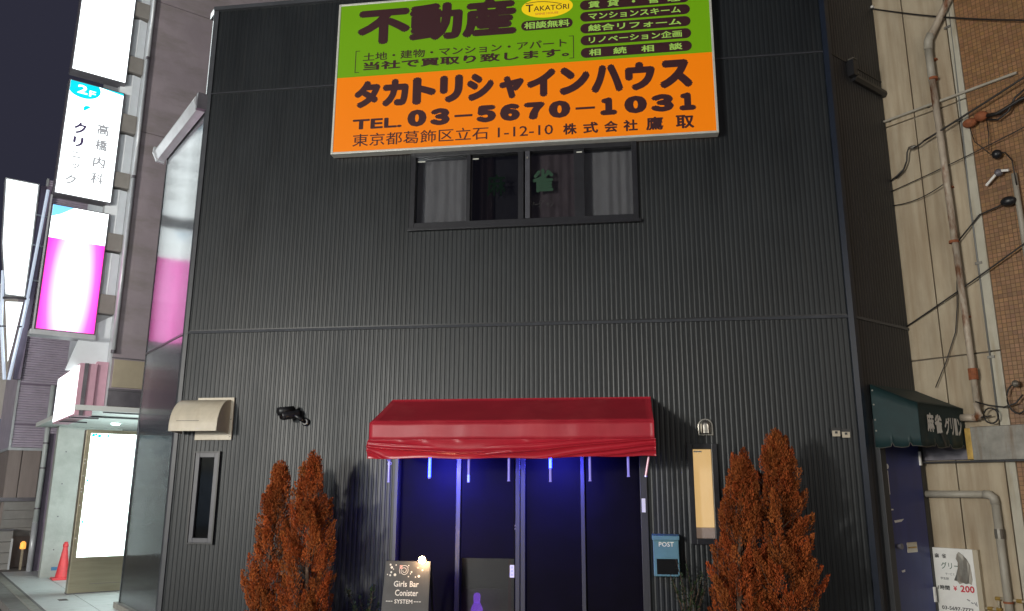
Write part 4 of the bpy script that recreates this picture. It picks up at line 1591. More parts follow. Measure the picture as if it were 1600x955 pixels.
wt = thing('water_pipe', 'thin yellowed water pipe with elbows behind the grey pipe by the price sign', 'pipe', FW, (0.7, -.03, .4))
mb = MB()
mb.tube([(0.48, -.03, .395), (0.64, -.03, .40), (0.66, -.03, .41)], .014, 8)
mb.tube([(0.66, -.03, .40), (0.66, -.03, .51)], .014, 8)
mb.tube([(0.655, -.03, .515), (1.05, -.03, .50)], .014, 8)
obj('pipe_run', mb, M['accover'], wt, smooth=True)
for x, z in ((.66, .40), (.66, .51), (.57, .398), (.87, .507)):
    mb = MB()
    mb.tube([(x - .026, -.03, z), (x + .026, -.03, z)], .021, 8)
    obj('pipe_fitting', mb, M['brass'], wt)

# duct / sign box on the wall
db = thing('metal_duct', 'weathered metal duct box with yellowed end on the beige wall beside the green awning', 'duct', FW, (0.9, -.1, 2.0))
mb = MB()
mb.box(0.615, 2.4, -0.10, -0.005, 1.975, 2.345)
obj('duct_body', mb, M['galv'], db, bev=.006)
mb = MB()
mb.box(0.545, 0.612, -0.085, -0.005, 1.985, 2.335)
obj('duct_end', mb, M['brass'], db, bev=.006)
mb = MB()
mb.box(-0.05, 0.540, -0.04, -0.005, 1.985, 2.30)
obj('duct_cover', mb, M['dimmetal'], db, bev=.006)
mb = MB()
mb.box(-0.05, 2.4, -0.11, 0.0, 1.955, 1.974)
obj('duct_trim', mb, M['black'], db)

rod = thing('wall_rod', 'long pale rod fixed level across the beige wall onto the brown tiles', 'rod', FW, (0.8, -.03, 6.34))
mb = MB()
mb.box(0.0, 1.585, -0.055, -0.020, 6.322, 6.350)
obj('rod_bar', mb, M['pipe_grey'], rod, bev=.004)
for x in (.05, .55, .93, 1.5):
    mb = MB()
    mb.box(x, x + .03, -0.020, 0.0, 6.318, 6.346)
    obj('rod_bracket', mb, M['black'], rod)

# price sign
ps = thing('price_sign', 'white mahjong parlour price sign with torn silver tape beside the blue door', 'sign', FW, (0.23, -.03, .2))
mb = MB()
mb.box(-0.01, 0.465, -0.062, -0.004, 0.12, 1.008)
obj('sign_panel', mb, M['white'], ps, bev=.003)
mb = MB()
mb.box(0.466, 0.520, -0.060, -0.004, 0.12, 1.006)
obj('sign_edge', mb, M['accover'], ps)
fP = lambda a, b: (a + .012, -.0635, b)
mb = MB()
text(mb, '麻', 0.035, 0.085, 0.895, 0.945, fP, 0.03)
text(mb, '雀', 0.115, 0.165, 0.895, 0.945, fP, 0.02)
text(mb, '1時間', 0.035, 0.165, 0.552, 0.602, fP, 0.03)
text(mb, 'サービス', 0.135, 0.235, 0.715, 0.742, fP, 0.0)
text(mb, '学生割', 0.075, 0.165, 0.662, 0.690, fP, 0.01)
text(mb, '03-5697-7772', 0.055, 0.395, 0.342, 0.382, fP, 0.025)
obj('sign_lettering', mb, M['ink'], ps)
mb = MB()
text(mb, 'グリーン', 0.095, 0.37, 0.78, 0.855, fP, 0.008)
obj('sign_lettering', mb, M['ink_green'], ps)
mb = MB()
text(mb, '¥', 0.205, 0.245, 0.552, 0.605, fP, 0.025)
text(mb, '200', 0.280, 0.430, 0.545, 0.618, fP, 0.03)
obj('sign_lettering', mb, M['ink_red'], ps)
mb = MB()
for a, b, c, d in ((.335, .47, .365, .455), (.34, .45, .36, .475), (.375, .44, .40, .43), (.41, .445, .425, .415), (.43, .45, .435, .405)):
    mb.poly([fP(a, b), fP(c, d), fP(c + .006, d + .008), fP(a + .006, b + .008)])
obj('sign_lettering', mb, M['dimmetal'], ps)
mb = MB()
mb.extrude([(0.32, .975), (0.36, 0.945), (0.40, .90), (0.425, .84), (0.435, .69), (0.42, .63), (0.395, .645), (0.36, .635), (0.33, .645), (0.295, .63), (0.27, .66), (0.235, .665), (0.27, .73), (0.295, .80), (0.30, .86), (0.285, .90), (0.30, .95)],
           lambda a, b, d: (a, d + .006 * math.sin(a * 60), b), -0.070, -0.066)
obj('torn_tape', mb, M['galv'], ps)

# cables
def sag(a, b, s, n=14):
    return [tuple(Vector(a).lerp(Vector(b), k / n) + Vector((0, 0, -s * 4 * (k / n) * (1 - k / n)))) for k in range(n + 1)]


def cable(label, runs, r_, org, m_='cable', parts=(), nm='overhead_cable'):
    t = thing(nm, label, 'cable', FW, org, 'cables on the right-hand wall')
    for pts in runs:
        mb = MB()
        mb.tube(pts, r_, 6)
        obj('cable_run', mb, M[m_], t, smooth=True)
    for n_, mbb, mm in parts:
        obj(n_, mbb, M[mm], t)
    return t


def blob(cx, cy, cz, r_, n=9, sq=(1, 1, 1)):
    mb = MB()
    mb.lathe([(r_ * math.sin(math.pi * (k + .3) / (n + .6)), -r_ * math.cos(math.pi * (k + .3) / (n + .6))) for k in range(n + 1)], (0, 0, 0), 10)
    mb.v = [(cx + a * sq[0], cy + b * sq[1], cz + c * sq[2]) for a, b, c in mb.v]
    return mb


c1 = [(-0.06, -.03, 8.04), (0.02, -.04, 7.985)] + sag((0.02, -.04, 7.985), (1.72, -.10, 6.92), .04)[1:] + [(3.2, -.12, 6.0)]
cable('thin dark cable crossing the top of the beige wall', [c1], .010, (0.8, -.05, 7.5), parts=[('anchor', (lambda b: (b.box(-.05, .03, -.055, 0, 8.0, 8.03), b)[1])(MB()), 'paper')])
cable('thick black cable rising to the right under the pale rod', [sag((0.50, -.10, 5.87), (1.625, -.14, 6.184), .005) + [(3.0, -.16, 6.55)]], .012, (1, -.1, 6.0))
hk = [sag((0.50, -.10, 5.87), (0.36, -.09, 5.83), .01, 5), [(0.36, -.08, 5.84), (0.30, -.08, 5.86), (0.27, -.08, 5.80), (0.25, -.07, 5.70), (0.20, -.06, 5.61), (0.10, -.05, 5.55), (-0.03, -.04, 5.50)],
      [(0.24, -.07, 5.68), (0.19, -.07, 5.585), (0.08, -.05, 5.52)]]
cable('short looped black lead hooked to the wall beside the black building', hk, .010, (0.2, -.05, 5.6), parts=[('clamp', blob(.34, -.08, 5.845, .035, sq=(1.6, .7, .7)), 'galv')])
cable('fine dark cable crossing the beige wall below the looped lead', [sag((0.0, -.04, 5.373), (1.555, -.09, 5.632), .015) + [(2.8, -.1, 5.9)]], .006, (.8, -.05, 5.4))
cable('fine slack cable drooping to the rusty drain pipe', [sag((0.0, -.04, 5.18), (0.72, -.09, 5.28), .06)], .006, (.4, -.05, 5.1))
cable('dark cable rising from the black building edge across the middle of the beige wall', [sag((-0.02, -.03, 3.600), (1.383, -.10, 4.284), .01) + [(2.8, -.12, 5.0)]], .009, (.6, -.05, 3.9))
cable('dark lead falling from the black junction box to the drain pipe', [[(1.30, -.08, 4.83), (1.16, -.07, 4.80), (1.00, -.06, 4.773), (0.88, -.06, 4.66), (0.74, -.07, 4.52)]], .009, (1, -.05, 4.7))
cable('thin wire hanging down the beige wall to the green awning', [[(0.69, -.05, 4.25), (0.645, -.04, 4.0), (0.62, -.04, 3.75), (0.565, -.04, 3.45), (0.42, -.04, 3.12), (0.27, -.05, 2.83)]], .006, (.5, -.04, 3.5))
lpz = [[(0.10, -.09, 2.395), (0.55, -.10, 2.425), (0.86, -.10, 2.455)],
       [(0.86 + .075 * math.cos(k * .45), -.11, 2.455 + .085 * math.sin(k * .45)) for k in range(15)],
       [(0.72, -.12, 2.62), (0.85, -.11, 2.57), (1.0, -.10, 2.54), (1.12, -.10, 2.57), (1.20, -.09, 2.66)],
       [(1.14 + .10 * math.cos(k * .4 + 1.2), -.10, 2.62 + .16 * math.sin(k * .4 + 1.2)) for k in range(14)]]
cable('coiled black cable looped above the metal duct box', lpz, .009, (0.9, -.1, 2.45), parts=[('clamp', blob(1.15, -.11, 2.78, .04), 'galv')])
# junction fittings on the tile
jb = thing('cable_closure', 'dark lumpy cable splice closure high on the brown tiles', 'cable splice', FW, (1.1, -.06, 5.93), 'cable fittings on the brown tiles')
obj('closure_body', blob(1.04, -.09, 5.905, .075, sq=(1.1, .8, .75)), M['rust2'], jb, smooth=True)
obj('closure_body', blob(1.17, -.09, 5.94, .07, sq=(1.1, .8, .85)), M['rust2'], jb, smooth=True)
mb = MB()
mb.tube([(1.2, -.09, 5.93), (1.35, -.10, 5.90), (1.6, -.11, 5.97), (2.4, -.12, 6.05)], .022, 8)
mb.tube([(1.22, -.08, 5.88), (1.34, -.09, 5.83), (1.46, -.1, 5.88), (1.55, -.1, 6.02), (1.7, -.1, 6.1)], .012, 8)
mb.tube([(1.03, -.08, 5.85), (1.06, -.08, 5.66), (1.20, -.08, 5.46)], .005, 6)
mb.tube([(1.22, -.08, 5.88), (1.22, -.08, 5.7), (1.20, -.08, 5.5)], .005, 6)
obj('closure_cable', mb, M['cable'], jb, smooth=True)
j2 = thing('insulator', 'round dark insulator on the brown tiles below the splice closure', 'insulator', FW, (1.27, -.05, 5.42), 'cable fittings on the brown tiles')
obj('insulator_body', blob(1.275, -.08, 5.425, .055), M['black'], j2, smooth=True)
mb = MB()
mb.tube([(1.2, -.08, 5.44), (1.36, -.08, 5.42), (1.42, -.08, 5.30), (1.43, -.08, 5.0)], .007, 6)
obj('insulator_cable', mb, M['cable'], j2, smooth=True)
j3 = thing('cable_bracket', 'grey clamp bracket with two pale arms on the brown tiles', 'bracket', FW, (1.25, -.05, 5.12), 'cable fittings on the brown tiles')
mb = MB()
mb.tube([(1.12, -.08, 5.09), (1.25, -.10, 5.19)], .015, 6)
mb.tube([(1.25, -.10, 5.22), (1.38, -.10, 5.19)], .015, 6)
obj('bracket_arm', mb, M['paper'], j3)
obj('bracket_body', blob(1.27, -.09, 5.20, .045), M['dimmetal'], j3)
j4 = thing('junction_box', 'black junction box on a pale stub pipe at the right edge of the brown tiles', 'junction box', FW, (1.33, -.05, 4.83), 'cable fittings on the brown tiles')
obj('box_body', blob(1.325, -.09, 4.835, .07, sq=(1.2, .8, .8)), M['black'], j4, smooth=True)
mb = MB()
mb.tube([(1.41, -.05, 5.15), (1.415, -.05, 4.1)], .030, 10)
obj('stub_pipe', mb, M['pipe_grey'], j4, smooth=True)

# ------------------------------------------------------------------ left neighbour (frame FL, x = -s)
cn = thing('clinic_building', 'tall mauve-brown clinic building with overhanging upper floors left of the black building', 'building', FL, (-5, 3, 0))
SS = 3.05


def lbox(mb, s0, s1, t0, t1, z0, z1):
    mb.box(-s1, -s0, t0, t1, z0, z1)


mb = MB()
lbox(mb, SS + .02, 7.6, -0.26, 9.0, 2.86, 13.0)
obj('wall_core', mb, M['joint'], cn)
zz = (2.86, 3.62, 7.44, 9.9, 13.0)
tt = (-0.285, 2.0, 4.3, 6.6, 9.0)
for z0, z1 in zip(zz, zz[1:]):
    for t0, t1 in zip(tt, tt[1:]):
        mb = MB()
        lbox(mb, SS, SS + .03, t0 + .006, t1 - .006, z0 + .006, z1 - .006)
        obj('wall_panel', mb, M['clinic'], cn)
mb = MB()
lbox(mb, SS + .01, 7.6, -0.30, -0.262, 2.86, 13.0)
obj('front_wall', mb, M['lightmetal'], cn)
mb = MB()
lbox(mb, SS, 7.6, -0.70, 6.0, 2.78, 2.858)
obj('soffit', mb, M['soffit'], cn)
mb = MB()
lbox(mb, SS + 1.0, SS + 1.03, -0.68, 3.0, 2.755, 2.779)
lbox(mb, SS + .10, SS + .13, -0.30, 3.0, 2.760, 2.779)
obj('soffit_track', mb, M['dimmetal'], cn)
mb = MB()
lbox(mb, SS - .03, SS, -0.25, 0.60, 3.155, 3.59)
obj('cover_panel', mb, M['accover'], cn, bev=.006)
mb = MB()
lbox(mb, SS - .04, SS, -0.285, 0.62, 3.10, 3.135)
lbox(mb, SS - .012, SS, -0.285, 0.62, 3.608, 3.625)
obj('wall_trim', mb, M['dimmetal'], cn)
mb = MB()
lbox(mb, SS - .012, SS, -0.283, 0.62, 2.865, 3.098)
obj('wall_band', mb, M['dimmetal'], cn)
# entrance back wall (fair-faced concrete) and side
mb = MB()
lbox(mb, 7.0, 7.25, -0.37, 0.75, -.003, 2.78)
bw = obj('entrance_wall', mb, M['concrete'], cn)
mb = MB()
for t in (-.20, .15, .5):
    for z in (.5, 1.1, 1.7, 2.3):
        mb.tube([(-6.999, t, z), (-6.994, t, z)], .013, 8)
obj('tie_hole', mb, M['dimmetal'], bw)
mb = MB()
lbox(mb, 6.985, 6.999, -0.20, -0.02, 0.13, 0.19)
obj('wall_sticker', mb, mat('sticker_blue', (.08, .22, .42), .5), bw)
mb = MB()
lbox(mb, 3.6, 7.0, 1.55, 1.75, -.003, 2.78)
obj('entrance_wall', mb, M['concrete'], cn)
mb = MB()
mb.lathe([(0.07, 0), (0.07, .02)], (-5.6, 0.35, 2.758), 16)
obj('downlight', mb, mat('downlight_lens', (.8, .8, .8), .5, emit=(.58, 1, .92), estr=16), cn)
# framework pier between the signs and the wall
pr = thing('sign_pier', 'slim pier of grey blocks and pale recesses between tall light boxes and clinic wall', 'pier', FL, (-3.3, -.42, 3.6))
mb = MB()
lbox(mb, SS + .34, SS + .40, -0.62, -0.303, 3.50, 11.5)
obj('pier_back', mb, M['lightmetal'], pr)
bands = ((4.33, 4.64), (5.37, 5.66), (6.46, 6.72), (7.44, 7.76), (8.54, 8.83), (9.60, 9.88), (10.65, 10.95))
for z0, z1 in bands:
    mb = MB()
    lbox(mb, SS + .17, SS + .32, -0.60, -0.302, z0, z1)
    obj('pier_block', mb, M['pier'], pr, bev=.005)
for (a, z0), (z1, b) in zip(bands, bands[1:]):
    # two pale sheets meeting in a fold in every recess
    for t0, t1, d0, d1 in ((-.60, -.425, .30, .215), (-.423, -.304, .215, .25)):
        mb = MB()
        mb.hexa([(-SS - d0, t0, z0 + .002), (-SS - d1, t1, z0 + .002), (-SS - d1 - .02, t1, z0 + .002), (-SS - d0 - .02, t0, z0 + .002),
                 (-SS - d0, t0, z1 - .03), (-SS - d1, t1, z1 - .03), (-SS - d1 - .02, t1, z1 - .03), (-SS - d0 - .02, t0, z1 - .03)])
        obj('pier_sheet', mb, M['palesheet'], pr)
mb = MB()
mb.extrude([(-.70, 4.05), (-.302, 4.32), (-.302, 3.40), (-.87, 3.40)], lambda a, b, d: (d, a, b), -SS - .30, -SS - .27)
obj('pier_sheet', mb, M['palesheet'], pr)
rp = thing('rain_pipe', 'thin pale rain pipe down the street corner of the clinic wall', 'pipe', FL, (-SS, -.29, 3.6))
for z0, z1, r_ in ((3.7, 6.6, .030), (6.62, 8.75, .030), (8.78, 12.0, .028)):
    mb = MB()
    mb.tube([(-SS + .045, -.285, z0), (-SS + .045, -.285, z1)], r_, 10)
    obj('pipe_run', mb, M['lightmetal'], rp, smooth=True)
for z in (3.7, 6.6, 8.75):
    mb = MB()
    mb.tube([(-SS + .045, -.285, z - .02), (-SS + .045, -.285, z + .03)], .036, 10)
    obj('pipe_collar', mb, M['dimmetal'], rp)

# fascia light box along the street
fs = thing('fascia_sign', 'blank white glowing fascia light box with pink end over the clinic entrance', 'sign', FL, (-4.2, -.6, 2.7))
mb = MB()
lbox(mb, SS + .06, 5.3, -0.70, -0.46, 2.70, 3.50)
obj('box_body', mb, M['pinkcap'], fs, bev=.006)
mb = MB()
lbox(mb, SS + .10, 5.26, -0.708, -0.701, 2.73, 3.47)
obj('lit_face', mb, M['lit'], fs)
mb = MB()
lbox(mb, SS + .035, SS + .06, -0.64, -0.585, 2.70, 3.50)
obj('end_trim', mb, M['dimmetal'], fs)
mb = MB()
lbox(mb, SS + .10, 5.3, -0.46, -0.305, 2.80, 3.55)
obj('box_backing', mb, M['pinkcap'], fs)
for s_ in (3.4, 4.4):
    mb = MB()
    lbox(mb, s_, s_ + .03, -0.72, -0.31, 2.68, 2.70)
    obj('bracket', mb, M['dimmetal'], fs)

# projecting light boxes, facing down the street (towards +x in this frame)
PS = 3.20
PINKLOC = (0, 0, 0)


def light_box(label, z0, z1, face_m, tb0=-1.345, tb1=-0.555):
    t = thing('light_box_sign', label, 'sign', FL, (-PS - .12, -.95, z0), 'tall light boxes stacked on the clinic')
    mb = MB()
    lbox(mb, PS + .004, PS + .24, tb0 - .02, tb1 + .02, z0 - .02, z1 + .02)
    obj('box_body', mb, M['dimmetal'], t, bev=.006)
    mb = MB()
    lbox(mb, PS - .004, PS + .003, tb0, tb1, z0, z1)
    return t, mb


YZ = lambda a, b: (-PS + .007, a, b)
YZD = lambda a, b, d: (d, a, b)
t, mb = light_box('topmost light box, nearly blank glowing white, above the 2F clinic sign', 8.30, 10.9, None)
obj('lit_face', mb, M['lit'], t)
mb = MB()
text(mb, '十', -0.83, -0.77, 9.62, 9.72, YZ, 0.0)
text(mb, 'リ', -1.16, -1.08, 8.55, 8.66, YZ, 0.0)
obj('sign_lettering', mb, M['ink_pale'], t)
t, mb = light_box('white glowing clinic light box with teal 2F badge and dark katakana', 6.16, 8.09, None)
obj('lit_face', mb, M['lit'], t)
mb = MB()
ov_ = [(a, b) for a, b in ring(-1.14, 8.00, .245, .175, 36)]
ov_ = [(max(-1.345, a), min(8.09, b)) for a, b in ov_]
mb.extrude(ov_, YZD, -PS + .0045, -PS + .0055)
mb.poly([(-PS + .005, -0.93, 8.09), (-PS + .005, -0.555, 8.05), (-PS + .005, -0.555, 8.09)])
dr = [(-1.055 + .062 * math.cos(k), 7.655 + .062 * math.sin(k)) for k in [math.pi * .25 + math.pi * 1.0 * j / 10 for j in range(11)]]
mb.extrude(dr, YZD, -PS + .0045, -PS + .0055)
obj('sign_badge', mb, M['teal'], t)
mb = MB()
text(mb, '2', -1.235, -1.085, 7.90, 8.05, YZ, 0.02)
text(mb, 'F', -1.060, -0.965, 7.890, 7.99, YZ, 0.012)
obj('sign_lettering', mb, M['lit'], t)
mb = MB()
text(mb, 'ク', -1.21, -1.03, 7.20, 7.40, YZ, 0.038)
text(mb, 'リ', -1.20, -1.05, 6.98, 7.15, YZ, 0.038)
obj('sign_lettering', mb, M['ink_dark'], t)
mb = MB()
text(mb, 'ニ', -1.20, -1.05, 6.79, 6.89, YZ, 0.030)
text(mb, 'ッ', -1.17, -1.06, 6.60, 6.70, YZ, 0.030)
text(mb, 'ク', -1.23, -1.08, 6.33, 6.49, YZ, 0.030)
for ch, z, m_ in (('高', 7.27, 0), ('橋', 7.00, 0), ('内', 6.70, 0), ('科', 6.42, 0)):
    text(mb, ch, -0.88, -0.70, z, z + .19, YZ, 0.030)
obj('sign_lettering', mb, M['ink_grey'], t)
t, mb = light_box('lowest light box, magenta below and white above, on the clinic', 3.98, 5.95, None)
obj('lit_face', (lambda b: (lbox(b, PS - .004, PS + .003, -1.345, -.555, 5.42, 5.95), b)[1])(MB()), M['lit'], t)
mb = MB()
lbox(mb, PS - .004, PS + .003, -1.345, -.555, 3.98, 5.419)
# object space of the part is measured from the thing's origin
PINKLOC = (0.0, 0.0, -0.62 * 0.72)
pk = obj('lit_face', mb, pink_mat(), t, label='magenta glowing face')
mb = MB()
mb.poly([(-PS + .006, -1.345, 5.95), (-PS + .006, -1.345, 5.76), (-PS + .006, -1.22, 5.82), (-PS + .006, -1.05, 5.95)])
obj('sign_badge', mb, mat('light_box_blue', (.1, .4, .8), .5, emit=(.22, .62, 1.0), estr=1.1), t)
mb = MB()
lbox(mb, PS - .05, PS + .25, -1.42, -0.53, 3.88, 3.955)
obj('sign_tray', mb, M['lightmetal'], t, bev=.005)
mb = MB()
lbox(mb, PS - .02, PS + .02, -1.395, -1.372, 3.96, 6.1)
obj('sign_rail', mb, M['lightmetal'], t)

# standing light panel at the entrance
sp = thing('standing_sign', 'tall white glowing standing sign on bronze base at the clinic entrance', 'standing sign', FL, (-4.2, .5, 0))
mb = MB()
mb.box(-4.30, -4.10, -0.345, 1.50, 0.008, 2.56)
obj('panel_case', mb, M['bronze'], sp, bev=.006)
mb = MB()
mb.box(-4.099, -4.094, -0.275, 1.45, 0.56, 2.50)
obj('lit_face', mb, M['lit_panel'], sp)
mb = MB()
mb.box(-4.306, -4.301, -0.275, 1.45, 0.56, 2.50)
obj('lit_face', mb, M['lit_panel'], sp)  # unseen back face, made to glow to light the entrance wall
mb = MB()
for t0, z0, r_ in ((-.24, 2.47, .028), (-.20, 2.48, .020), (-.15, 2.46, .030), (-.02, 2.465, .022), (-.262, 1.75, .02), (-.262, 1.10, .02)):
    mb.poly([(-4.0925, a, b) for a, b in ring(max(t0, -.25), z0, r_ * .9, r_, 10)])
obj('panel_print', mb, M['teal'], sp)
mb = MB()
for z in (1.36, 1.57, 1.62, 1.82, 2.02, 2.08, 0.85):
    mb.tube([(-4.10, -.318, z), (-4.093, -.318, z)], .010, 8)
obj('panel_screw', mb, M['paper'], sp)
mb = MB()
mb.box(-4.101, -4.097, -0.05, .55, 0.145, 0.15)
mb.box(-4.31, -4.09, -0.35, 1.505, 0.006, 0.022)
obj('panel_trim', mb, M['dimmetal'], sp)

# traffic cone
tc_ = thing('traffic_cone', 'red plastic traffic cone against the concrete wall behind the glowing light panel', 'traffic cone', FL, (-6.5, -.08, .01))
mb = MB()
mb.box(-6.67, -6.33, -0.25, 0.09, 0.010, 0.045)
obj('cone_base', mb, M['cone'], tc_, bev=.01)
mb = MB()
mb.lathe([(0.125, 0.04), (0.115, .06), (0.034, 0.60), (0.030, .66), (0.022, .665)], (-6.5, -.08, 0), 20)
obj('cone_body', mb, M['cone'], tc_, smooth=True)
mb = MB()
mb.lathe([(0.045, 0.57), (0.048, 0.60), (0.042, .63), (0.036, .635)], (-6.5, -.08, 0), 16)
obj('cone_ring', mb, M['cone'], tc_, smooth=True)

# post pair beyond
ct = thing('entrance_post', 'mauve square post with a pale pipe left of the concrete entrance wall', 'post', FL, (-8.6, -.3, 0))
mb = MB()
mb.box(-8.75, -8.5, -0.36, -0.17, -.004, 2.72)
obj('post_shaft', mb, M['mauvepost'], ct, bev=.006)
mb = MB()
mb.tube([(-8.42, -0.385, .95), (-8.42, -0.385, 3.7)], .05, 12)
obj('pipe_run', mb, M['pvc'], ct, smooth=True)
mb = MB()
mb.tube([(-8.42, -0.385, 0.0), (-8.42, -0.385, .95)], .056, 12)
obj('pipe_run', mb, M['lightmetal'], ct, smooth=True)
for z in (1.2, 2.0, 2.5):
    mb = MB()
    mb.tube([(-8.42, -0.385, z), (-8.42, -0.385, z + .03)], .058, 12)
    obj('pipe_collar', mb, M['dimmetal'], ct)

# mauve building beyond
fb = thing('mauve_building', 'mauve ribbed-siding building beyond the clinic, greige panels on its ground floor', 'building', FL, (-10.5, 2, 0))
FS = 9.6
mb = MB()
mb.box(-13.0, -FS - .03, -0.89, 4.0, 2.46, 8.52)
obj('wall_core', mb, M['purple_siding'], fb)
for z0, z1 in ((2.46, 2.93), (2.97, 3.80), (3.84, 4.98), (5.02, 6.6), (6.64, 8.52)):
    mb = MB()
    z = z0
    n = int((z1 - z0) / .05)
    st = (z1 - z0) / n
    for k in range(n):
        za = z0 + k * st
        mb.poly([(-FS - .03, -.885, za), (-FS - .03, .8, za), (-FS, .8, za + st * .2), (-FS, -.885, za + st * .2)])
        mb.poly([(-FS, -.885, za + st * .2), (-FS, .8, za + st * .2), (-FS, .8, za + st * .85), (-FS, -.885, za + st * .85)])
        mb.poly([(-FS, -.885, za + st * .85), (-FS, .8, za + st * .85), (-FS - .03, .8, za + st), (-FS - .03, -.885, za + st)])
    obj('siding_sheet', mb, M['purple_siding'], fb)
for z in (2.95, 3.82, 5.0, 6.62):
    mb = MB()
    mb.box(-FS - .03, -FS + .012, -.90, .8, z - .018, z + .018)
    obj('seam_flashing', mb, M['mauvepost'], fb)
mb = MB()
mb.box(-FS - .1, -FS + .02, -.93, -.887, 2.45, 8.54)
obj('corner_trim', mb, M['lightmetal'], fb)
mb = MB()
mb.box(-13, -FS + .03, -.93, .8, 2.40, 2.455)
obj('lintel', mb, M['lightmetal'], fb)
for t0, t1 in ((-.90, -.66), (-.65, -.30), (-.29, .05), (.06, .4)):
    mb = MB()
    mb.box(-FS - .12, -FS - .03, t0, t1 - .008, 1.42, 2.40)
    obj('wall_panel', mb, M['brown_panel'], fb)
mb = MB()
mb.box(-FS - .14, -FS - .01, -2.2, .4, 1.34, 1.42)
obj('sill', mb, M['dimmetal'], fb)
mb = MB()
mb.box(-13, -FS - .15, -.9, 4, -.12, 2.46)
obj('wall_core', mb, M['brown_panel'], fb)
for k in range(4):
    mb = MB()
    mb.box(-FS - .09, -FS - .04, -.86, .4, 0.62 + k * .18, 0.793 + k * .18)
    obj('shutter_slat', mb, M['shutter'], fb)
pc = thing('slat_cabinet', 'low grey slatted cabinet at the foot of the mauve building', 'cabinet', FL, (-9.3, -1.0, -.12))
for k in range(4):
    mb = MB()
    mb.box(-9.50, -9.25, -1.6, -0.66, -0.10 + k * .215, 0.105 + k * .215)
    obj('cabinet_slat', mb, M['shutter'], pc)
mb = MB()
mb.box(-9.52, -9.23, -1.62, -0.64, 0.765, 0.79)
obj('cabinet_top', mb, M['dimmetal'], pc)
mb = MB()
mb.box(-9.255, -9.22, -0.68, -0.645, -.12, .60)
obj('cabinet_post', mb, M['lightmetal'], pc)
am = thing('warning_light', 'small amber warning light glowing low beside the mauve post', 'warning light', FL, (-9.1, -.47, 0))
mb = MB()
mb.box(-9.13, -9.07, -.49, -.45, -.12, .40)
obj('light_stand', mb, M['accover'], am)
mb = MB()
mb.lathe([(.05, .40), (.055, .43), (.05, .52), (.02, .55)], (-9.1, -.47, 0), 12)
obj('light_dome', mb, M['amber'], am, smooth=True)

# V-shaped light sign
vs = thing('spire_sign', 'tall tapering white glowing sign between pale struts at the far left', 'sign', FL, (-9.5, -1.35, 3.8))
VS = 9.30


def VP(a, b, d):
    return (-VS + d, a, b)


mb = MB()
mb.extrude([(-1.74, 8.28), (-1.08, 8.28), (-1.05, 7.0), (-1.04, 5.66), (-1.42, 5.66), (-1.62, 6.8)], VP, -.25, -.02)
obj('box_body', mb, M['lightmetal'], vs)
mb = MB()
mb.extrude([(-1.71, 8.25), (-1.11, 8.25), (-1.08, 7.0), (-1.07, 5.69), (-1.405, 5.69), (-1.60, 6.8)], VP, -.018, -.012)
obj('lit_face', mb, M['lit'], vs)
mb = MB()
mb.extrude([(-1.385, 5.52), (-1.075, 5.55), (-1.15, 4.6), (-1.19, 4.25), (-1.24, 4.6)], VP, -.10, -.02)
obj('lit_face', mb, M['lit'], vs)
for pts in (((-1.48, 5.5), (-1.20, 3.86)), ((-0.98, 5.66), (-1.12, 3.86)), ((-1.52, 6.2), (-1.40, 5.0)), ((-0.90, 8.2), (-1.02, 5.0))):
    mb = MB()
    (a, za), (b, zb) = pts
    mb.tube([VP(a, za, -.08), VP(b, zb, -.08)], .035, 6)
    obj('strut', mb, M['strutglow'], vs)
mb = MB()
mb.tube([VP(-1.45, 5.60, -.06), VP(-1.25, 5.63, -.03), VP(-1.02, 5.64, -.06)], .028, 6)
obj('strut', mb, M['dimmetal'], vs)
mb = MB()
mb.tube([VP(-1.46, 4.98, -.06), VP(-1.02, 5.02, -.06)], .020, 6)
obj('strut', mb, M['dimmetal'], vs)
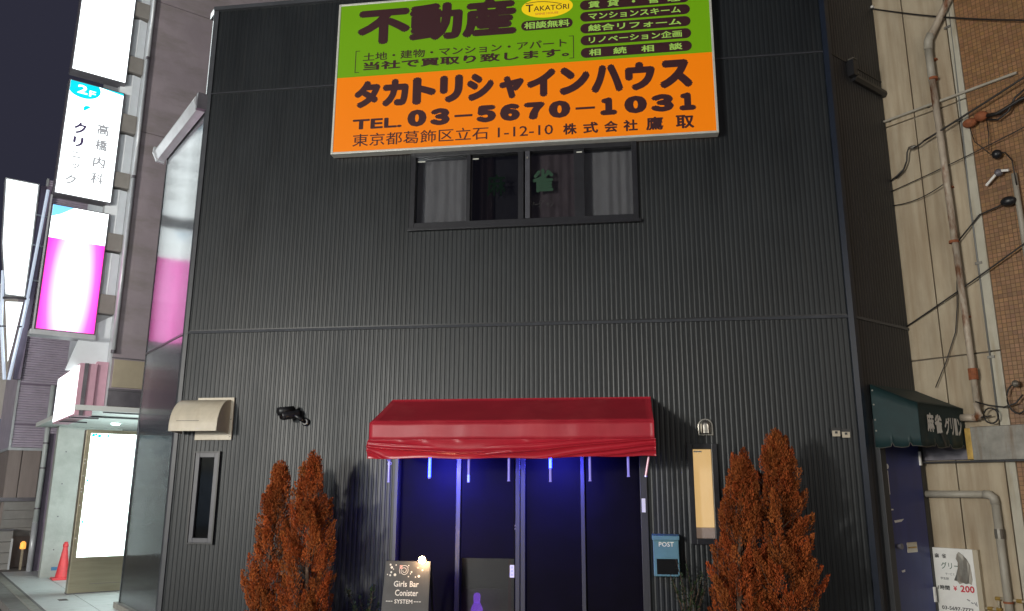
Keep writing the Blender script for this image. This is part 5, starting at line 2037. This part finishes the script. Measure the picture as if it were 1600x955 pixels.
for z in (7.6, 6.9, 6.1):
    mb = MB()
    mb.tube([VP(-1.10, z, -.15), VP(-0.80, z, -.2)], .022, 6)
    obj('bracket', mb, M['lightmetal'], vs)
mb = MB()
mb.extrude([(-1.03, 8.32), (-0.81, 8.34), (-0.90, 3.9), (-1.03, 3.9)], VP, -.35, -.22)
obj('back_panel', mb, M['mauvepost'], vs)
mb = MB()
mb.tube([VP(-1.30, 7.95, -.0105), VP(-1.18, 7.95, -.0105)], .006, 4)
for z in (7.42, 7.2, 6.9, 6.6):
    mb.tube([VP(-1.46, z, -.0105), VP(-1.30, z + .02, -.0105)], .006, 4)
obj('sign_lettering', mb, M['ink_pale'], vs)

# pale far building on the extreme left
pf = thing('pale_building', 'pale beige building far down the left street', 'building', FL, (-15, -1, 0))
mb = MB()
mb.box(-18, -14.0, -2.35, 2.0, -.12, 6.9)
obj('wall', mb, M['farwall'], pf)
mb = MB()
mb.box(-13.999, -13.97, -2.3, -0.62, 2.45, 3.35)
obj('window', mb, M['glassblue'], pf)
mb = MB()
mb.box(-14.0, -13.94, -2.35, -.45, 2.33, 2.44)
obj('ledge', mb, M['white'], pf)

# ------------------------------------------------------------------ unseen building added across the street for the facade to reflect
ob = thing('added_building', 'unseen pale two storey building added across the street to reflect light in the facade', 'building', FR0, (0, -20, 0))
M['pale_wall'] = mat('pale_rendered_wall', (0.33, 0.36, 0.36), 0.8, var=0.08, vscale=2)
mb = MB()
mb.box(-19, 12, -28, -20, -0.12, 6.2)
obj('wall', mb, M['pale_wall'], ob)
mb = MB()
mb.box(-19.2, 12.2, -28, -19.85, 6.2, 6.4)
obj('roof_edge', mb, M['dimmetal'], ob)
for x in (-17, -13.5, -10, -6.5, -3, 0.5, 4, 7.5):
    for z0, z1 in ((0.1, 2.3), (4.0, 5.2)):
        mb = MB()
        frame_box(mb, x, x + 1.9, z0, z1, .07, -20.0, -19.94)
        w_ = obj('window', mb, M['frame2'], ob)
        mb = MB()
        mb.box(x + .07, x + 1.83, -19.985, -19.98, z0 + .07, z1 - .07)
        obj('pane', mb, M['glassblue'], w_)
